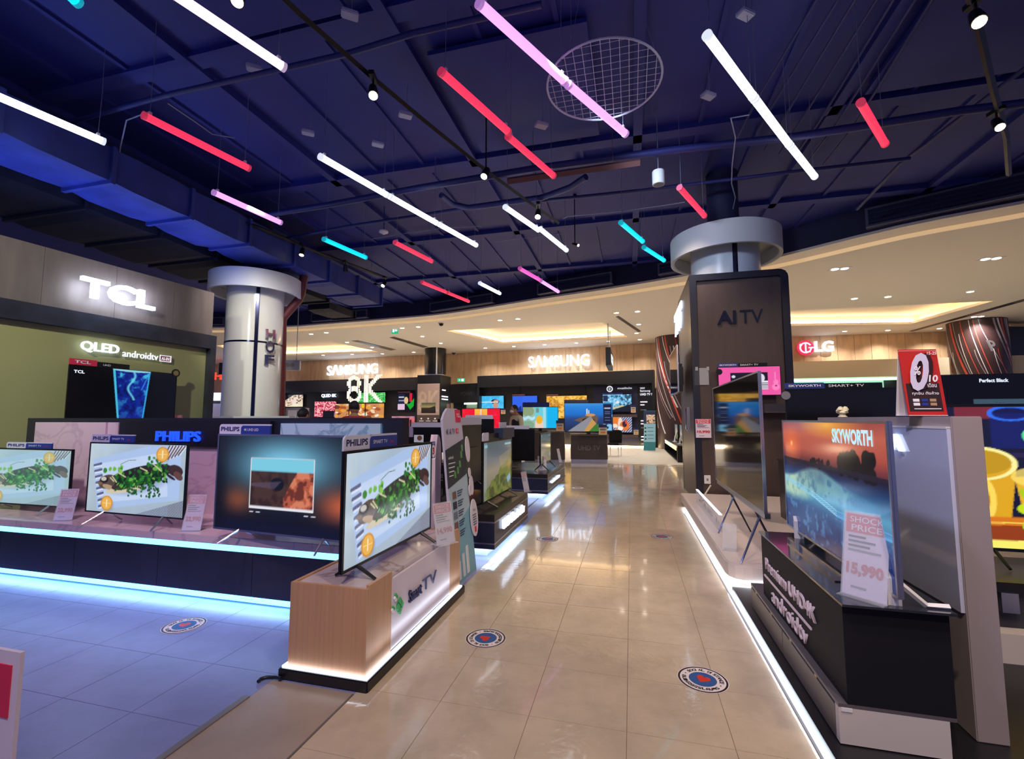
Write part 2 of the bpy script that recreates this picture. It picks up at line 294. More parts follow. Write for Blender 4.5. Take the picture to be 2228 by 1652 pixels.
def p_cups():
    p = Pic(220, 130, (18,20,48)); p.X = p.X*1.9-.07; p.put((p.X > 1)*1., (180,120,40)); p.rect(0,0,1,.09,(120,40,50)); p.ell(.35,.05,.13,.05,(40,90,220)); p.ell(.35,.05,.115,.038,(14,18,70)); p.rect(.22,.05,.48,.3,(20,30,110),.8); p.ring(.35,.05,.13,.05,.12,(50,110,240))
    p.rect(0,.33,.6,.36,(60,40,90),.6); p.ell(.66,.22,.24,.11,(60,210,130)); p.poly([(.42,.22),(.9,.22),(.8,.62),(.54,.6)],(16,140,60)); p.ell(.66,.2,.22,.085,(10,90,40)); p.ring(.66,.21,.235,.1,.07,(90,230,150))
    p.ell(.1,.42,.26,.13,(255,236,130)); p.poly([(-.2,.42),(.36,.42),(.3,.8),(-.1,.8)],(226,168,24)); p.ell(.1,.4,.23,.09,(196,150,16)); p.ring(.1,.41,.25,.115,.07,(255,245,160)); p.ell(.16,.66,.06,.14,(255,220,90)); p.ell(.15,.66,.03,.08,(200,130,10))
    p.poly([(.34,.5),(1,.46),(.9,.85),(.4,.9)],(235,180,40)); p.ell(.7,.5,.38,.1,(255,225,110),0,.8)
    p.ell(.3,.86,.5,.08,(220,120,20)); p.ell(.3,.9,.55,.06,(150,60,14)); p.ring(.35,.9,.6,.08,.05,(250,220,90)); p.ell(.4,.99,.6,.05,(250,240,110))
    for i in range(14):
        t = 2*pi*i/14; p.ell(.55+.11*cos(t), .72+.13*sin(t), .1, .045, (200,226,20) if i%2 else (176,206,10), math.degrees(t))
    p.ell(.55,.72,.05,.05,(150,130,10))
    p.poly([(1.08,.3),(1.66,.3),(1.55,.8),(1.2,.8)],(190,40,40)); p.ell(1.37,.3,.29,.12,(240,110,100)); p.ell(1.37,.29,.26,.09,(130,20,24)); p.ell(1.4,.9,.55,.08,(240,220,110)); p.ell(1.4,.88,.48,.05,(196,120,30)); return p
def p_glass():
    p = Pic(190, 112, (3,3,5)); p.poly([(.36,0),(.72,.0),(.66,1.05),(.44,1.05)],(10,30,120)); n = p.noise(9, 3, 5); m = (p.X > .375+.07*p.Y)&(p.X < .71-.05*p.Y)
    p.put(m*np.clip((p.X-.36)/.4, 0, 1)*.6, (20,50,190)); p.put(m*np.clip((n-.52)*9, 0, 1)*np.clip(1.1-p.Y, 0, 1), (60,180,215)); p.put(m*np.clip((.42-n)*6, 0, .8), (5,14,70)); p.put(m*np.clip(.02-np.abs(p.X-.54-.03*np.sin(p.Y*14)), 0, .02)*50*(p.Y < .55), (110,215,230))
    p.poly([(.36,0),(.38,0),(.455,1.05),(.44,1.05)],(70,190,225)); p.poly([(.705,0),(.72,0),(.665,1.05),(.652,1.05)],(50,160,220)); p.ell(.54,.015,.18,.025,(140,205,220)); p.line(.69,.12,.64,.35,.012,(40,110,210)); return p
def p_hill():
    p = Pic(120, 72).vgrad([(0,(92,110,120)),(.35,(130,134,140)),(.5,(170,160,140)),(1,(120,130,110))]); n = p.noise(6, 2, 4); m = (p.Y > .95-.55*p.X-.2*n); p.put(m*1., (86,112,44)); p.put(m*(n > .5)*.8, (130,140,60)); p.put((m&(n < .4))*.8, (44,66,40)); p.ell(.92,.5,.15,.12,(220,160,60),0,.8,1)
    p.poly([(.5,.3),(1,.18),(1,.5),(.6,.55)],(190,170,130),.5); p.rect(0,0,.1,1,(170,190,200),.5); p.rect(.03,.05,.12,.1,(160,225,245)); p.rect(.72,.06,.98,.1,(160,225,245)); p.poly([(.8,.75),(.93,.68),(.96,.8),(.84,.86)],(150,200,230)); return p
def p_coast():
    p = Pic(110, 62).vgrad([(0,(70,150,220)),(.15,(40,130,215)),(.4,(30,110,200)),(.55,(40,70,130)),(1,(30,40,70))]); n = p.noise(8, 3, 4); p.put(((n > .6)&(p.X > .5)&(p.Y > .4))*.8, (170,190,230)); p.poly([(.2,.6),(.45,.45),(.6,.36),(.7,.5),(.68,.7),(.4,.7)],(110,84,66)); p.ell(.5,.62,.13,.1,(28,26,30)); p.poly([(.06,1),(.5,.5),(.56,.46),(.58,.55),(.4,1)],(140,140,150)); p.poly([(.4,1),(.58,.55),(.7,.8),(.6,1)],(200,150,80))
    p.poly([(.5,1),(.66,.72),(.85,.85),(.85,1)],(60,120,50)); p.rect(.46,.2,.48,.4,(230,230,235)); p.rect(.5,.25,.52,.4,(230,230,235)); p.ell(.54,.42,.1,.05,(200,150,90)); p.rect(.81,.03,.98,.72,(26,34,62)); p.rect(.83,.16,.96,.2,(190,200,225))
    for y in (.3,.36,.5,.6): p.rect(.84,y,.95,y+.015,(120,130,160))
    p.rect(.82,.76,.98,.96,(130,200,235)); p.ell(.88,.86,.04,.05,(40,60,90)); return p
def p_egg():
    p = Pic(90, 54, (60,190,230)); p.rect(0,0,.35,1,(150,190,175)); p.ell(.15,.2,.17,.25,(140,160,120)); p.ell(.15,.85,.18,.2,(130,165,140)); p.put((np.abs(p.Y-.52-.04*np.sin(p.X*30)) < .07)*(p.X < .4)*.9, (190,230,250)); p.rect(.35,0,.6,1,(110,205,220)); p.rect(.38,.05,.46,.27,(110,150,130)); p.rect(.58,0,.66,1,(160,220,235)); p.rect(.7,0,1,1,(20,180,240)); p.ell(.47,.85,.12,.35,(235,205,190)); p.ell(.47,.6,.09,.2,(240,180,40)); return p
def p_swim():
    p = Pic(70, 46, (60,185,240)); n = p.noise(6, 1); p.put((n > .55)*.5, (120,215,250)); p.poly([(0,1),(0,.7),(.2,1)],(220,190,160)); p.rect(.12,.46,.5,.52,(200,240,250)); p.ell(.66,.46,.16,.2,(50,36,40)); p.ell(.7,.4,.1,.1,(190,150,130)); p.rect(.48,.46,.78,.54,(230,230,240)); p.ell(.68,.75,.1,.25,(200,150,130)); return p
def p_diag():
    p = Pic(90, 54, (10,50,220)); p.put((np.sin((p.X*60+p.Y*90))*.5+.5)*(p.X < .4+.1*p.Y)*.8, (90,160,255)); p.put((np.sin((p.Y*110-p.X*40))*.5+.5)*(p.X >= .4+.1*p.Y)*.8, (100,170,255)); p.poly([(.1,1),(.35,.6),(.4,1)],(6,10,60),.6); return p
def p_gold():
    p = Pic(90, 54, (240,170,50)); n = p.noise(14, 6); p.put((n > .55)*.8, (255,215,110)); p.put((n < .38)*.7, (170,100,20))
    for i in range(8): p.line(0,.02+.1*i,.3,.25+.02*i,.012,(200,140,40))
    return p
def p_redyel():
    p = Pic(80, 50, (240,20,50)); p.rect(.34,0,.66,1,(250,180,70)); n = p.noise(9, 2); p.put((n > .6)*.25, (255,90,90)); p.rect(.49,0,.51,1,(230,220,210)); return p
def p_petal():
    p = Pic(80, 50, (235,90,110)); n = p.noise(16, 7, 2); p.put((n > .55)*.9, (255,200,205)); p.put((n < .42)*.9, (170,20,50)); p.rect(.4,.6,.92,1,(8,6,10)); return p
def p_food():
    p = Pic(100, 50, (205,140,80)); p.blobs(60, (0,0,1,1), (.06,.15), [(240,210,170),(230,160,60),(170,80,40),(120,60,30),(250,235,215),(210,110,30)], 12); p.rect(.55,0,.6,.3,(245,200,20)); return p
def p_grass():
    p = Pic(80, 40, (60,190,70)); n = p.noise(14, 5, 2); p.put((n > .55)*.8, (150,230,160)); p.put((np.sin(p.X*90) > .4)*(n < .5)*.9, (20,120,30)); return p
def p_leaf():
    p = Pic(70, 50, (8,6,10)); p.rect(.02,.05,.42,.95,(26,30,60)); p.rect(.06,.2,.38,.26,(220,220,235)); p.rect(.06,.4,.38,.46,(160,165,190)); p.rect(0,.62,.42,.95,(225,190,215)); p.ell(.5,.42,.12,.2,(230,190,140)); p.rect(.7,0,.85,.5,(215,30,50)); p.poly([(.5,.6),(.7,.62),(.98,.3),(.95,.75),(.75,.95)],(20,170,40)); return p
def p_rock():
    p = Pic(80, 46, (225,195,160)); n = p.noise(8, 4, 4); p.put((n > .52)*.9, (240,215,205)); p.put((n < .42)*.9, (90,70,50)); p.poly([(0,0),(.55,0),(.1,.5),(0,.8)],(14,16,20)); p.poly([(.2,1),(.6,.75),(1,.7),(1,1)],(235,225,190)); return p
def p_shrimp():
    p = Pic(90, 50, (70,76,110)); p.put((np.sin((p.X*50+p.Y*40)) > .2)*1., (190,200,225)); p.ell(.15,.3,.2,.35,(230,130,50)); p.ell(.12,.6,.14,.12,(250,225,205)); p.ell(.4,.5,.12,.4,(240,215,195)); p.ell(.62,.6,.25,.3,(225,120,60)); p.ell(.62,.5,.12,.18,(60,40,60)); p.ell(.7,.35,.05,.15,(220,80,70)); p.ell(.4,.75,.14,.12,(255,240,230)); p.poly([(.05,1),(.2,.75),(.35,1)],(230,130,40)); return p
def p_kitchen():
    p = Pic(80, 50, (110,190,235)); n = p.noise(9, 9, 3); p.put((n > .58)*.8, (40,60,80)); p.put((n < .36)*.8, (200,225,235)); p.rect(.02,.05,.18,.4,(30,44,80)); p.poly([(.2,.95),(1,.55),(1,1),(.2,1)],(26,30,40)); p.ell(.52,.45,.06,.08,(225,230,235)); p.poly([(.3,.75),(.7,.6),(.75,.68),(.35,.85)],(200,195,150)); return p
def p_dusk():
    p = Pic(60, 44).vgrad([(0,(150,110,150)),(.3,(225,110,110)),(.6,(200,70,70)),(.65,(190,80,60)),(1,(140,50,50))]); n = p.noise(5, 4); p.put((n > .55)*.5, (240,150,140)); p.rect(.78,.3,.86,1,(40,20,34)); return p
def p_pink():
    p = Pic(110, 64, (240,90,165)); p.rect(.2,.2,.8,.78,(22,18,34)); p.rect(.62,.5,.8,.8,(235,230,240)); 
    for y in (.56,.62,.68,.74): p.rect(.62,y,.8,y+.025,(30,26,40))
    p.ell(.7,.4,.05,.14,(225,220,230)); p.ell(.25,.34,.03,.05,(220,220,230)); p.ell(.92,.72,.06,.12,(255,130,190)); p.ell(.925,.55,.04,.08,(255,130,190)); p.rect(.905,.2,.925,.55,(255,130,190)); p.ell(.925,.68,.015,.03,(150,30,90)); return p
def p_black():
    p = Pic(110, 60, (3,3,4)); return p
def p_vinyl():
    p = Pic(110, 60, (4,4,6)); p.rect(.3,.5,.82,.98,(60,84,98)); p.ell(.55,.85,.16,.28,(6,6,8)); p.ring(.55,.85,.15,.26,.06,(70,90,100)); p.ell(.56,.9,.06,.1,(160,110,80)); return p
def p_canopy():
    p = Pic(60, 36, (5,8,10)).vgrad([(0,(60,80,60)),(.4,(170,150,100)),(.6,(40,32,26)),(1,(16,12,12))]); n = p.noise(7, 5); p.put(((p.Y > .5)&(n > .5))*.8, (30,24,22)); p.poly([(.55,.5),(.95,.3),(1,.75),(.6,.8)],(40,34,30)); return p
def p_food2():
    p = Pic(40, 40, (230,205,180)); p.blobs(40, (0,0,1,1), (.05,.12), [(200,90,60),(60,40,40),(240,230,220),(210,150,110),(40,90,60)], 4); return p
PIC = {}
def picture(key): 
    if key not in PIC: PIC[key] = globals()['p_'+key]()
    return PIC[key]
def half(a): return a.reshape(a.shape[0]//2, 2, a.shape[1]//2, 2, 3).mean((1,3))
def picmesh(key, x0, z0, x1, z1, y, parent, m, name='screen'):      # flat picture, facing -y
    p = picture(key); nx, ny = p.w//2, p.h//2
    xs = np.linspace(x0, x1, nx); zs = np.linspace(z1, z0, ny); X, Z = np.meshgrid(xs, zs); v = np.stack([X, X*0+y, Z], -1).reshape(-1,3)
    i = np.arange(nx*ny).reshape(ny, nx); f = np.stack([i[1:,:-1], i[1:,1:], i[:-1,1:], i[:-1,:-1]], -1).reshape(-1,4)
    me = bpy.data.meshes.new(name); me.vertices.add(len(v)); me.vertices.foreach_set('co', v.ravel()); me.loops.add(f.size); me.polygons.add(len(f))
    me.loops.foreach_set('vertex_index', f.ravel()); me.polygons.foreach_set('loop_start', np.arange(0, f.size, 4)); me.update(calc_edges=True)
    ca = me.color_attributes.new('picture', 'FLOAT_COLOR', 'POINT'); c = np.ones((nx*ny, 4)); c[:,:3] = half(sl(np.clip(p.a, 0, 255))).reshape(-1,3); ca.data.foreach_set('color', c.ravel())
    me.materials.append(m); o = bpy.data.objects.new(name, me); COL.objects.link(o); o.parent = parent; return o
# ------------------------------------------------------------------ televisions
def base2(PL, PR):
    d = PR-PL; d.z = 0; return math.atan2(d.y, d.x), d.length
def tv(label, PL, PR, zs, zb, zt, pic=None, bez=.012, legs='feet', bm_=None, group=None, st=1., thick=.05, name='television', header=None, back=False, chin=.0, frame=None):
    """PL, PR: world points of the lower corners, left and right as one faces the screen; zs: the surface it stands on."""
    rz, w_ = base2(PL, PR); t = thing(name, label, 'television', (PL.x, PL.y, zs), rz, group); z0 = zb-zs; z1 = zt-zs; fm = frame or BLK2
    b = MB(); bz = bez
    b.box((0,0,z0),(w_,.018,z1)); b.build('cabinet', fm, t, bevel=.003)
    MB().box((w_*.12,.018,z0+.02),(w_*.88,thick,z0+(z1-z0)*.62)).build('rear_housing', BLK2, t, bevel=.006)
    if back: obj = MB().box((w_*.47,thick,z0+.1*(z1-z0)),(w_*.53,thick+.004,z0+.16*(z1-z0))).build('rating_plate', INKG, t)
    f = MB()
    for a, c in (((0,-.006,z0),(w_,0,z0+bz+chin)),((0,-.006,z1-bz),(w_,0,z1)),((0,-.006,z0+bz+chin),(bz,0,z1-bz)),((w_-bz,-.006,z0+bz+chin),(w_,0,z1-bz))): f.box(a, c)
    f.build('bezel', fm, t)
    if pic: picmesh(pic, bz, z0+bz+chin, w_-bz, z1-bz, -.002, t, picmat(st))
    else: MB().box((bz,-.003,z0+bz),(w_-bz,0,z1-bz)).build('screen', mat('screen_glass_off', (8,8,10), .06, coat=.5), t)
    if legs == 'feet':
        for x in (w_*.14, w_*.86):
            l = MB()
            for sgn in (-1, 1): l.tube([(x,.012,z0+.01),(x,.012+sgn*.13,.008)], [.012,.009], 6)
            l.build('leg', bm_ or BLK2, t)
    elif legs == 'vee':
        for x, dx in ((w_*.2,-.05),(w_*.8,.05)):
            l = MB(); l.tube([(x,.012,z0+.015),(x+dx,-.13,.009)], [.011,.007], 6); l.tube([(x,.012,z0+.015),(x-dx,.12,.009)], [.011,.007], 6); l.build('leg', bm_ or BLK2, t)
    elif legs == 'stand':
        MB().box((w_*.3,-.12,0),(w_*.7,.14,.015)).build('stand_base', bm_ or BLK2, t, bevel=.004); MB().box((w_*.46,0,.01),(w_*.54,.03,z0+.02)).build('stand_neck', bm_ or BLK2, t)
    elif legs == 'wall':
        MB().box((w_*.4,thick,z0+.2*(z1-z0)),(w_*.6,thick+.06,z0+.6*(z1-z0))).build('wall_bracket', BLK2, t)
    if header: header(t, w_, z1)
    return t
def hd_tab(s1, s2, frac=.42, h=.07, x0=0., tail='', st=None):         # white tab with a name, blue strip with the kind
    def f(t, w_, z1):
        L = w_*frac; a = L*.44; y = .004
        MB().vprism(rrect(x0, z1, x0+a+.02, z1+h, h*.35, '0001'), y, y+.012).build('name_tab', PAPER, t)
        MB().vprism(rrect(x0+a, z1, x0+L, z1+h*.86, h*.3, '0001'), y-.003, y+.01).build('strip', PBLUE, t)
        MB().box((x0+a, y, z1+h*.86),(x0+L, y+.012, z1+h)).build('strip_edge', PAPER, t)
        text(s1, x0+a*.08, z1+h*.28, a*.84, h*.46, y-.001, INKB, t, off=.03)
        if s2: text(s2, x0+a+L*.06, z1+h*.32, L*.28, h*.26, y-.004, INKW, t, off=.0)
        if tail: text(tail, x0+L*.84, z1+h*.3, L*.08, h*.2, y-.004, INKR, t)
    return f
def hd_plain(h=.06, x0=.0, x1=1., m=None):
    def f(t, w_, z1): MB().vprism(rrect(w_*x0, z1, w_*x1, z1+h, h*.25, '0011'), .0, .02).build('header_card', m or PAPER, t)
    return f
def card(label, P, rz, h=.2, w_=.11, price='', body=True, lean=12, head='SHOCK PRICE', group=None, name='price_card', flat=False):
    t = thing(name, label, 'price card', P, rz, group); c = bpy.data.objects.new('holder', None)
    def leanm(o):
        if o and not flat: o.rotation_euler = (-math.radians(lean), 0, 0)
        return o
    leanm(MB().box((0,-.001,.004),(w_,.001,h)).build('card', CARD, t)); leanm(MB().box((w_*.03,-.002,h*.76),(w_*.97,-.001,h*.985)).build('header_band', PRED, t))
    a, b = head.split(' ')
    leanm(text(a, w_*.12, h*.885, w_*.78, h*.075, -.0035, INKW, t)); leanm(text(b, w_*.16, h*.785, w_*.7, h*.075, -.0035, INKW, t))
    for i, (x1, k) in enumerate(((.5,INKK),(.72,INKB),(.6,INKK),(.85,INKG))): leanm(MB().box((w_*.1,-.0025,h*(.70-i*.055)),(w_*x1,-.0012,h*(.725-i*.055))).build('print_line', k, t))
    if price: leanm(text(price, w_*.08, h*.24, w_*.84, h*.16, -.0035, INKR, t, off=.045))
    leanm(MB().box((w_*.2,-.0025,h*.1),(w_*.55,-.0012,h*.125)).build('print_line', INKG, t))
    bpy.data.objects.remove(c)
    if not flat:
        leanm(MB().box((-.004,-.006,0),(w_+.004,-.004,h+.008)).build('acrylic_front', ACR, t)); MB().box((-.004,-.04,0),(w_+.004,.07,.004)).build('acrylic_foot', ACR, t)
    return t
# ================================================================== structure
def floormat(name, c, rough, noise, bump=.02, coat=0.):
    m = mat(name, c, rough, coat=coat); nt = m.node_tree; L = nt.links; b = nt.nodes['Principled BSDF']
    g = nt.nodes.new('ShaderNodeNewGeometry'); n = nt.nodes.new('ShaderNodeTexNoise'); n.inputs['Scale'].default_value = 3.5; n.inputs['Detail'].default_value = 7; n.inputs['Roughness'].default_value = .65
    L.new(g.outputs['Position'], n.inputs['Vector']); r = nt.nodes.new('ShaderNodeValToRGB'); L.new(n.outputs[0], r.inputs[0]); lc = lin(c)
    r.color_ramp.elements[0].position = .35; r.color_ramp.elements[1].position = .65
    r.color_ramp.elements[0].color = tuple(v*(1-noise) for v in lc[:3])+(1,); r.color_ramp.elements[1].color = tuple(v*(1+noise) for v in lc[:3])+(1,); L.new(r.outputs[0], b.inputs['Base Color'])
    n2 = nt.nodes.new('ShaderNodeTexNoise'); n2.inputs['Scale'].default_value = 22; n2.inputs['Detail'].default_value = 2; L.new(g.outputs['Position'], n2.inputs['Vector'])
    bb = nt.nodes.new('ShaderNodeBump'); bb.inputs['Strength'].default_value = bump; bb.inputs['Distance'].default_value = .02; L.new(n2.outputs[0], bb.inputs['Height']); L.new(bb.outputs[0], b.inputs['Normal']); return m
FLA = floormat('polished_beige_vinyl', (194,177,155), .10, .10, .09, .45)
FLB = floormat('blue_tinted_vinyl_plank', (126,132,182), .32, .09, .05)  # lavender: floor colour with the blue ambient light tinted in
GROUT = mat('tile_joint', (146,130,118), .7)
def lquad(mb, x0, y0, x1, y1, z, m=0):
    mb.add([W(x0,y0,z), W(x1,y0,z), W(x1,y1,z), W(x0,y1,z)], [(0,1,2,3)], m)
fl = MB(); TA = (-1.40, .90, 5, 20); TB = (-6.40, .90, 10, 5); S = .45
ax1 = TA[0]+S*TA[2]; ay1 = TA[1]+S*TA[3]; bx1 = TB[0]+S*TB[2]; by1 = TB[1]+S*TB[3]
lquad(fl, TA[0], TA[1], ax1, ay1, -.005, 2); lquad(fl, TB[0], TB[1], bx1, by1, -.005, 2)
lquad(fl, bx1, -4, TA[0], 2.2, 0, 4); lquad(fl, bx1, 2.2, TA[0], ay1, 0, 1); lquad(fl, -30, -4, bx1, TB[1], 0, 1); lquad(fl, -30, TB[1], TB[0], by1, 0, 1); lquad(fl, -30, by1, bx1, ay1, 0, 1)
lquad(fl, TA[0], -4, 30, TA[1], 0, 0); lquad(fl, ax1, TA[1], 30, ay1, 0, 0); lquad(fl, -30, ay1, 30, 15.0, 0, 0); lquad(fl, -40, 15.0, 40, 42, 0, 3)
FLC = floormat('far_carpet_tile', (180,170,156), .4, .1, .05)
floor = struct('floor', fl, [FLA, FLB, GROUT, FLC, floormat('grey_beige_vinyl', (160,144,130), .3, .08, .04)])
def tiles(reg, m):
    x0, y0, nx, ny = reg; mb = MB(); g = .0007; mb.add([(g,g,-.005),(S-g,g,-.005),(S-g,S-g,-.005),(g,S-g,-.005),(g+.001,g+.001,0),(S-g-.001,g+.001,0),(S-g-.001,S-g-.001,0),(g+.001,S-g-.001,0)], [(4,5,6,7),(0,1,5,4),(1,2,6,5),(2,3,7,6),(3,0,4,7)])
    o0 = mb.build('floor_tile', m, floor); k = 0
    for i in range(nx):
        for j in range(ny):
            o = o0 if k == 0 else o0.copy(); k += 1
            if o is not o0: COL.objects.link(o); o.parent = floor
            o.location = W(x0+i*S, y0+j*S, 0); o.rotation_euler = (0,0,-AN)
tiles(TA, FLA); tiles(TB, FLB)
TRM = mat('aluminium_floor_trim', (150,138,132), .35, metal=.6)
def lbox(mb, x0, y0, z0, x1, y1, z1, m=0):
    v = [W(x0,y0,z0),W(x1,y0,z0),W(x1,y1,z0),W(x0,y1,z0),W(x0,y0,z1),W(x1,y0,z1),W(x1,y1,z1),W(x0,y1,z1)]
    return mb.add(v, [(0,3,2,1),(4,5,6,7),(0,1,5,4),(1,2,6,5),(2,3,7,6),(3,0,4,7)], m)
struct('trim_1', lbox(MB(), -1.93,-.5,0,-1.895,2.04,.006), TRM)
struct('trim_2', lbox(MB(), -1.408,-.5,0,-1.398,2.19,.003), mat('soft_floor_joint', (104,92,86), .5))
struct('trim_3', lbox(MB(), -1.63,5.2,0,-1.61,11.6,.004), mat('dark_floor_trim', (70,60,62)))
struct('trim_4', lbox(MB(), .728,.4,0,.74,7.4,.004), mat('dark_floor_trim', (70,60,62)))
struct('trim_5', lbox(MB(), -6,14.6,0,6,14.66,.006), mat('pale_floor_trim', (205,185,150), .3, metal=.4))
# --- curved back wall, wood veneer panels
def interp(tab, px):
    xs = [q[0] for q in tab]; return float(np.interp(px, xs, [q[1] for q in tab]))
WALLD = [(380,33.5),(600,32.0),(700,30.7),(820,29.0),(973,27.6),(1200,25.4),(1426,23.6),(1744,21.7),(2083,20.4),(2300,19.8),(2600,19.2)]
def wpt(px, z=0., off=0.):
    d = interp(WALLD, px)-off; return Vector(((px-1114)/FPX*d/ (cos(TH)), d, z)) if False else Vector(((px-1114)/FPX*(d*cos(TH)+(z-H)*sin(TH)), d, z))
def wxy(px, off=0.):
    d = interp(WALLD, px)-off; return Vector(((px-1114)/FPX*(d*cos(TH)+3.0*sin(TH)), d, 0))
wall = tag(MB().build('wall_back', WALLW) if False else bpy.data.objects.new('wall_back', None), kind='structure'); COL.objects.link(wall)
pxs = list(np.arange(380, 2601, 37.0))
for i in range(len(pxs)-1):
    a = wxy(pxs[i]); b = wxy(pxs[i+1]); d = (b-a).normalized(); n = Vector((-d.y, d.x, 0)); g = .006
    a2 = a+d*g; b2 = b-d*g
    MB().prism([(a2.x,a2.y),(b2.x,b2.y),(b2.x+n.x*.05,b2.y+n.y*.05),(a2.x+n.x*.05,a2.y+n.y*.05)], 0, 5.45).build('wall_panel', WALLW, wall)
m_ = MB()
for i in range(len(pxs)-1):
    a = wxy(pxs[i]); b = wxy(pxs[i+1]); d = (b-a).normalized(); n = Vector((-d.y, d.x, 0))
    p = [a+n*.05, b+n*.05, b+n*.2, a+n*.2]; m_.prism([(q.x,q.y) for q in p], 0, 6.2)
m_.build('wall_core', mat('dark_backing', (60,48,40), .8), wall)
# --- cream soffit: rim, riser with cove glow put in as emission, ceiling with three recessed trays
CREAM = mat('cream_ceiling_paint', (236,226,212), .7); CREAML = mat('cream_riser_glow', (240,215,170), .6, emit=.42, ecol=(255,214,160))
EDG = [(250,713),(455,714),(623,711.5),(700,706),(900,690.5),(1000,679),(1169,652),(1330,628),(1487,601.5),(1600,580),(1700,558.5),(1960,495),(2228,443),(2500,388)]
def catm(P, n=4):
    out = []
    for i in range(len(P)-1):
        p0 = P[max(i-1,0)]; p1 = P[i]; p2 = P[i+1]; p3 = P[min(i+2,len(P)-1)]
        for k in range(n):
            t = k/n; out.append(.5*((2*p1)+(p2-p0)*t+(2*p0-5*p1+4*p2-p3)*t*t+(3*p1-p0-3*p2+p3)*t**3))
    return out+[P[-1]]
edge = catm([G(x, y, 5.44) for x, y in EDG], 3)
def offs(P, d):
    out = []
    for i, p in enumerate(P):
        t = (P[min(i+1,len(P)-1)]-P[max(i-1,0)]); t.z = 0; t.normalize(); out.append(Vector((p.x-t.y*d, p.y+t.x*d, p.z)))
    return out
inner = offs(edge, .55)
def ribbon(mb, A, B, m=0):
    n = len(A); mb.add(list(A)+list(B), [(i, i+1, n+i+1, n+i) for i in range(n-1)], m)
zz = lambda P, z: [Vector((p.x, p.y, z)) for p in P]
NAVY = mat('navy_ceiling_paint', (30,37,124), .6, noise=.12, nscale=.8)
NAVYD = mat('navy_black_paint', (24,25,66), .65, noise=.2, nscale=1.5)
cl = bpy.data.objects.new('ceiling', None); COL.objects.link(cl); tag(cl, kind='structure')
rm = MB(); ribbon(rm, zz(edge,5.44), zz(inner,5.44)); ribbon(rm, zz(edge,5.44), zz(edge,5.5)); rm.build('soffit_rim', CREAM, cl)
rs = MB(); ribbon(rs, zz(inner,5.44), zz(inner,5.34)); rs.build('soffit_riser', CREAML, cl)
CZ = 5.34
bmc = bmesh.new()
def loop(P): 
    vs = [bmc.verts.new((p.x,p.y,CZ)) for p in P]
    for i in range(len(vs)): bmc.edges.new((vs[i], vs[(i+1)%len(vs)]))
back = [wxy(x, -.1) for x in pxs]
loop(inner+list(reversed(back)))
TRAYS = [[(970,720),(1310,702),(1365,733),(1095,748)],[(470,752),(707,740.5),(825,766),(540,776)],[(1570,684),(2162,655),(1982,705.5),(1610,711)]]
TP = []
for q in TRAYS:
    P = [G(x, y, CZ) for x, y in q]; TP.append(P); loop(P)
bmesh.ops.triangle_fill(bmc, edges=bmc.edges[:], use_beauty=True); me = bpy.data.meshes.new('cream_ceiling')
for f in bmc.faces:
    if f.normal.z > 0: f.normal_flip()
bmc.to_mesh(me); bmc.free(); me.materials.append(CREAM); o = bpy.data.objects.new('cream_ceiling', me); COL.objects.link(o); o.parent = cl
for P in TP:
    c = sum(P, Vector())/4; lip = .22; mb = MB(); n = 4
    big = [c+(p-c)*1.10 for p in P]
    ribbon(mb, P+[P[0]], zz(P+[P[0]], CZ+.10)); ribbon(mb, zz(P+[P[0]], CZ+.10), zz(big+[big[0]], CZ+.10)); ribbon(mb, zz(big+[big[0]],CZ+.10), zz(big+[big[0]],CZ+.42)); mb.add(zz(big, CZ+.42), [(0,1,2,3)])
    mb.build('tray_recess', CREAM, cl)
    st = MB()
    mid = zz([c+(p-c)*1.05 for p in P], CZ+.125)
    st.tube(mid+[mid[0]], .03, 6, cap=False); so = st.build('cove_led_strip', LEDWA, cl)
# dark ceiling slab, fascia over the soffit
mb = MB(); ribbon(mb, zz(edge,5.5), zz(edge,6.3)); mb.build('fascia', NAVYD, cl)
MB().box((-26,-5,6.1),(26,34,6.3)).build('slab', NAVY, cl)
rb = MB()
for k in range(-14, 15):
    x = k*.95+.2
    wd = .06 if k%3 else .14
    lbox(rb, x-wd/2, -3, 6.1-(.04 if k%3 else .10), x+wd/2, 17, 6.1)
rb.build('roof_rib', NAVY, cl)
for i, (yy, hh) in enumerate(((1.2,.07),(4.3,.07),(7.4,.1),(10.6,.1),(13.6,.1))): lbox(MB(), -13, yy, 6.1-hh, 13, yy+.22, 6.1).build('roof_beam', NAVY, cl)
for (a, b, c_, d_) in ((-4.6,2.2,-3.0,4.2),(-2.4,5.0,-.4,7.2),(.6,1.4,2.2,4.1),(-.9,8.0,1.4,10.2),(3.3,4.6,6.0,7.2)): lbox(MB(), a, b, 5.98, c_, d_, 6.04).build('ceiling_panel', NAVY, cl)
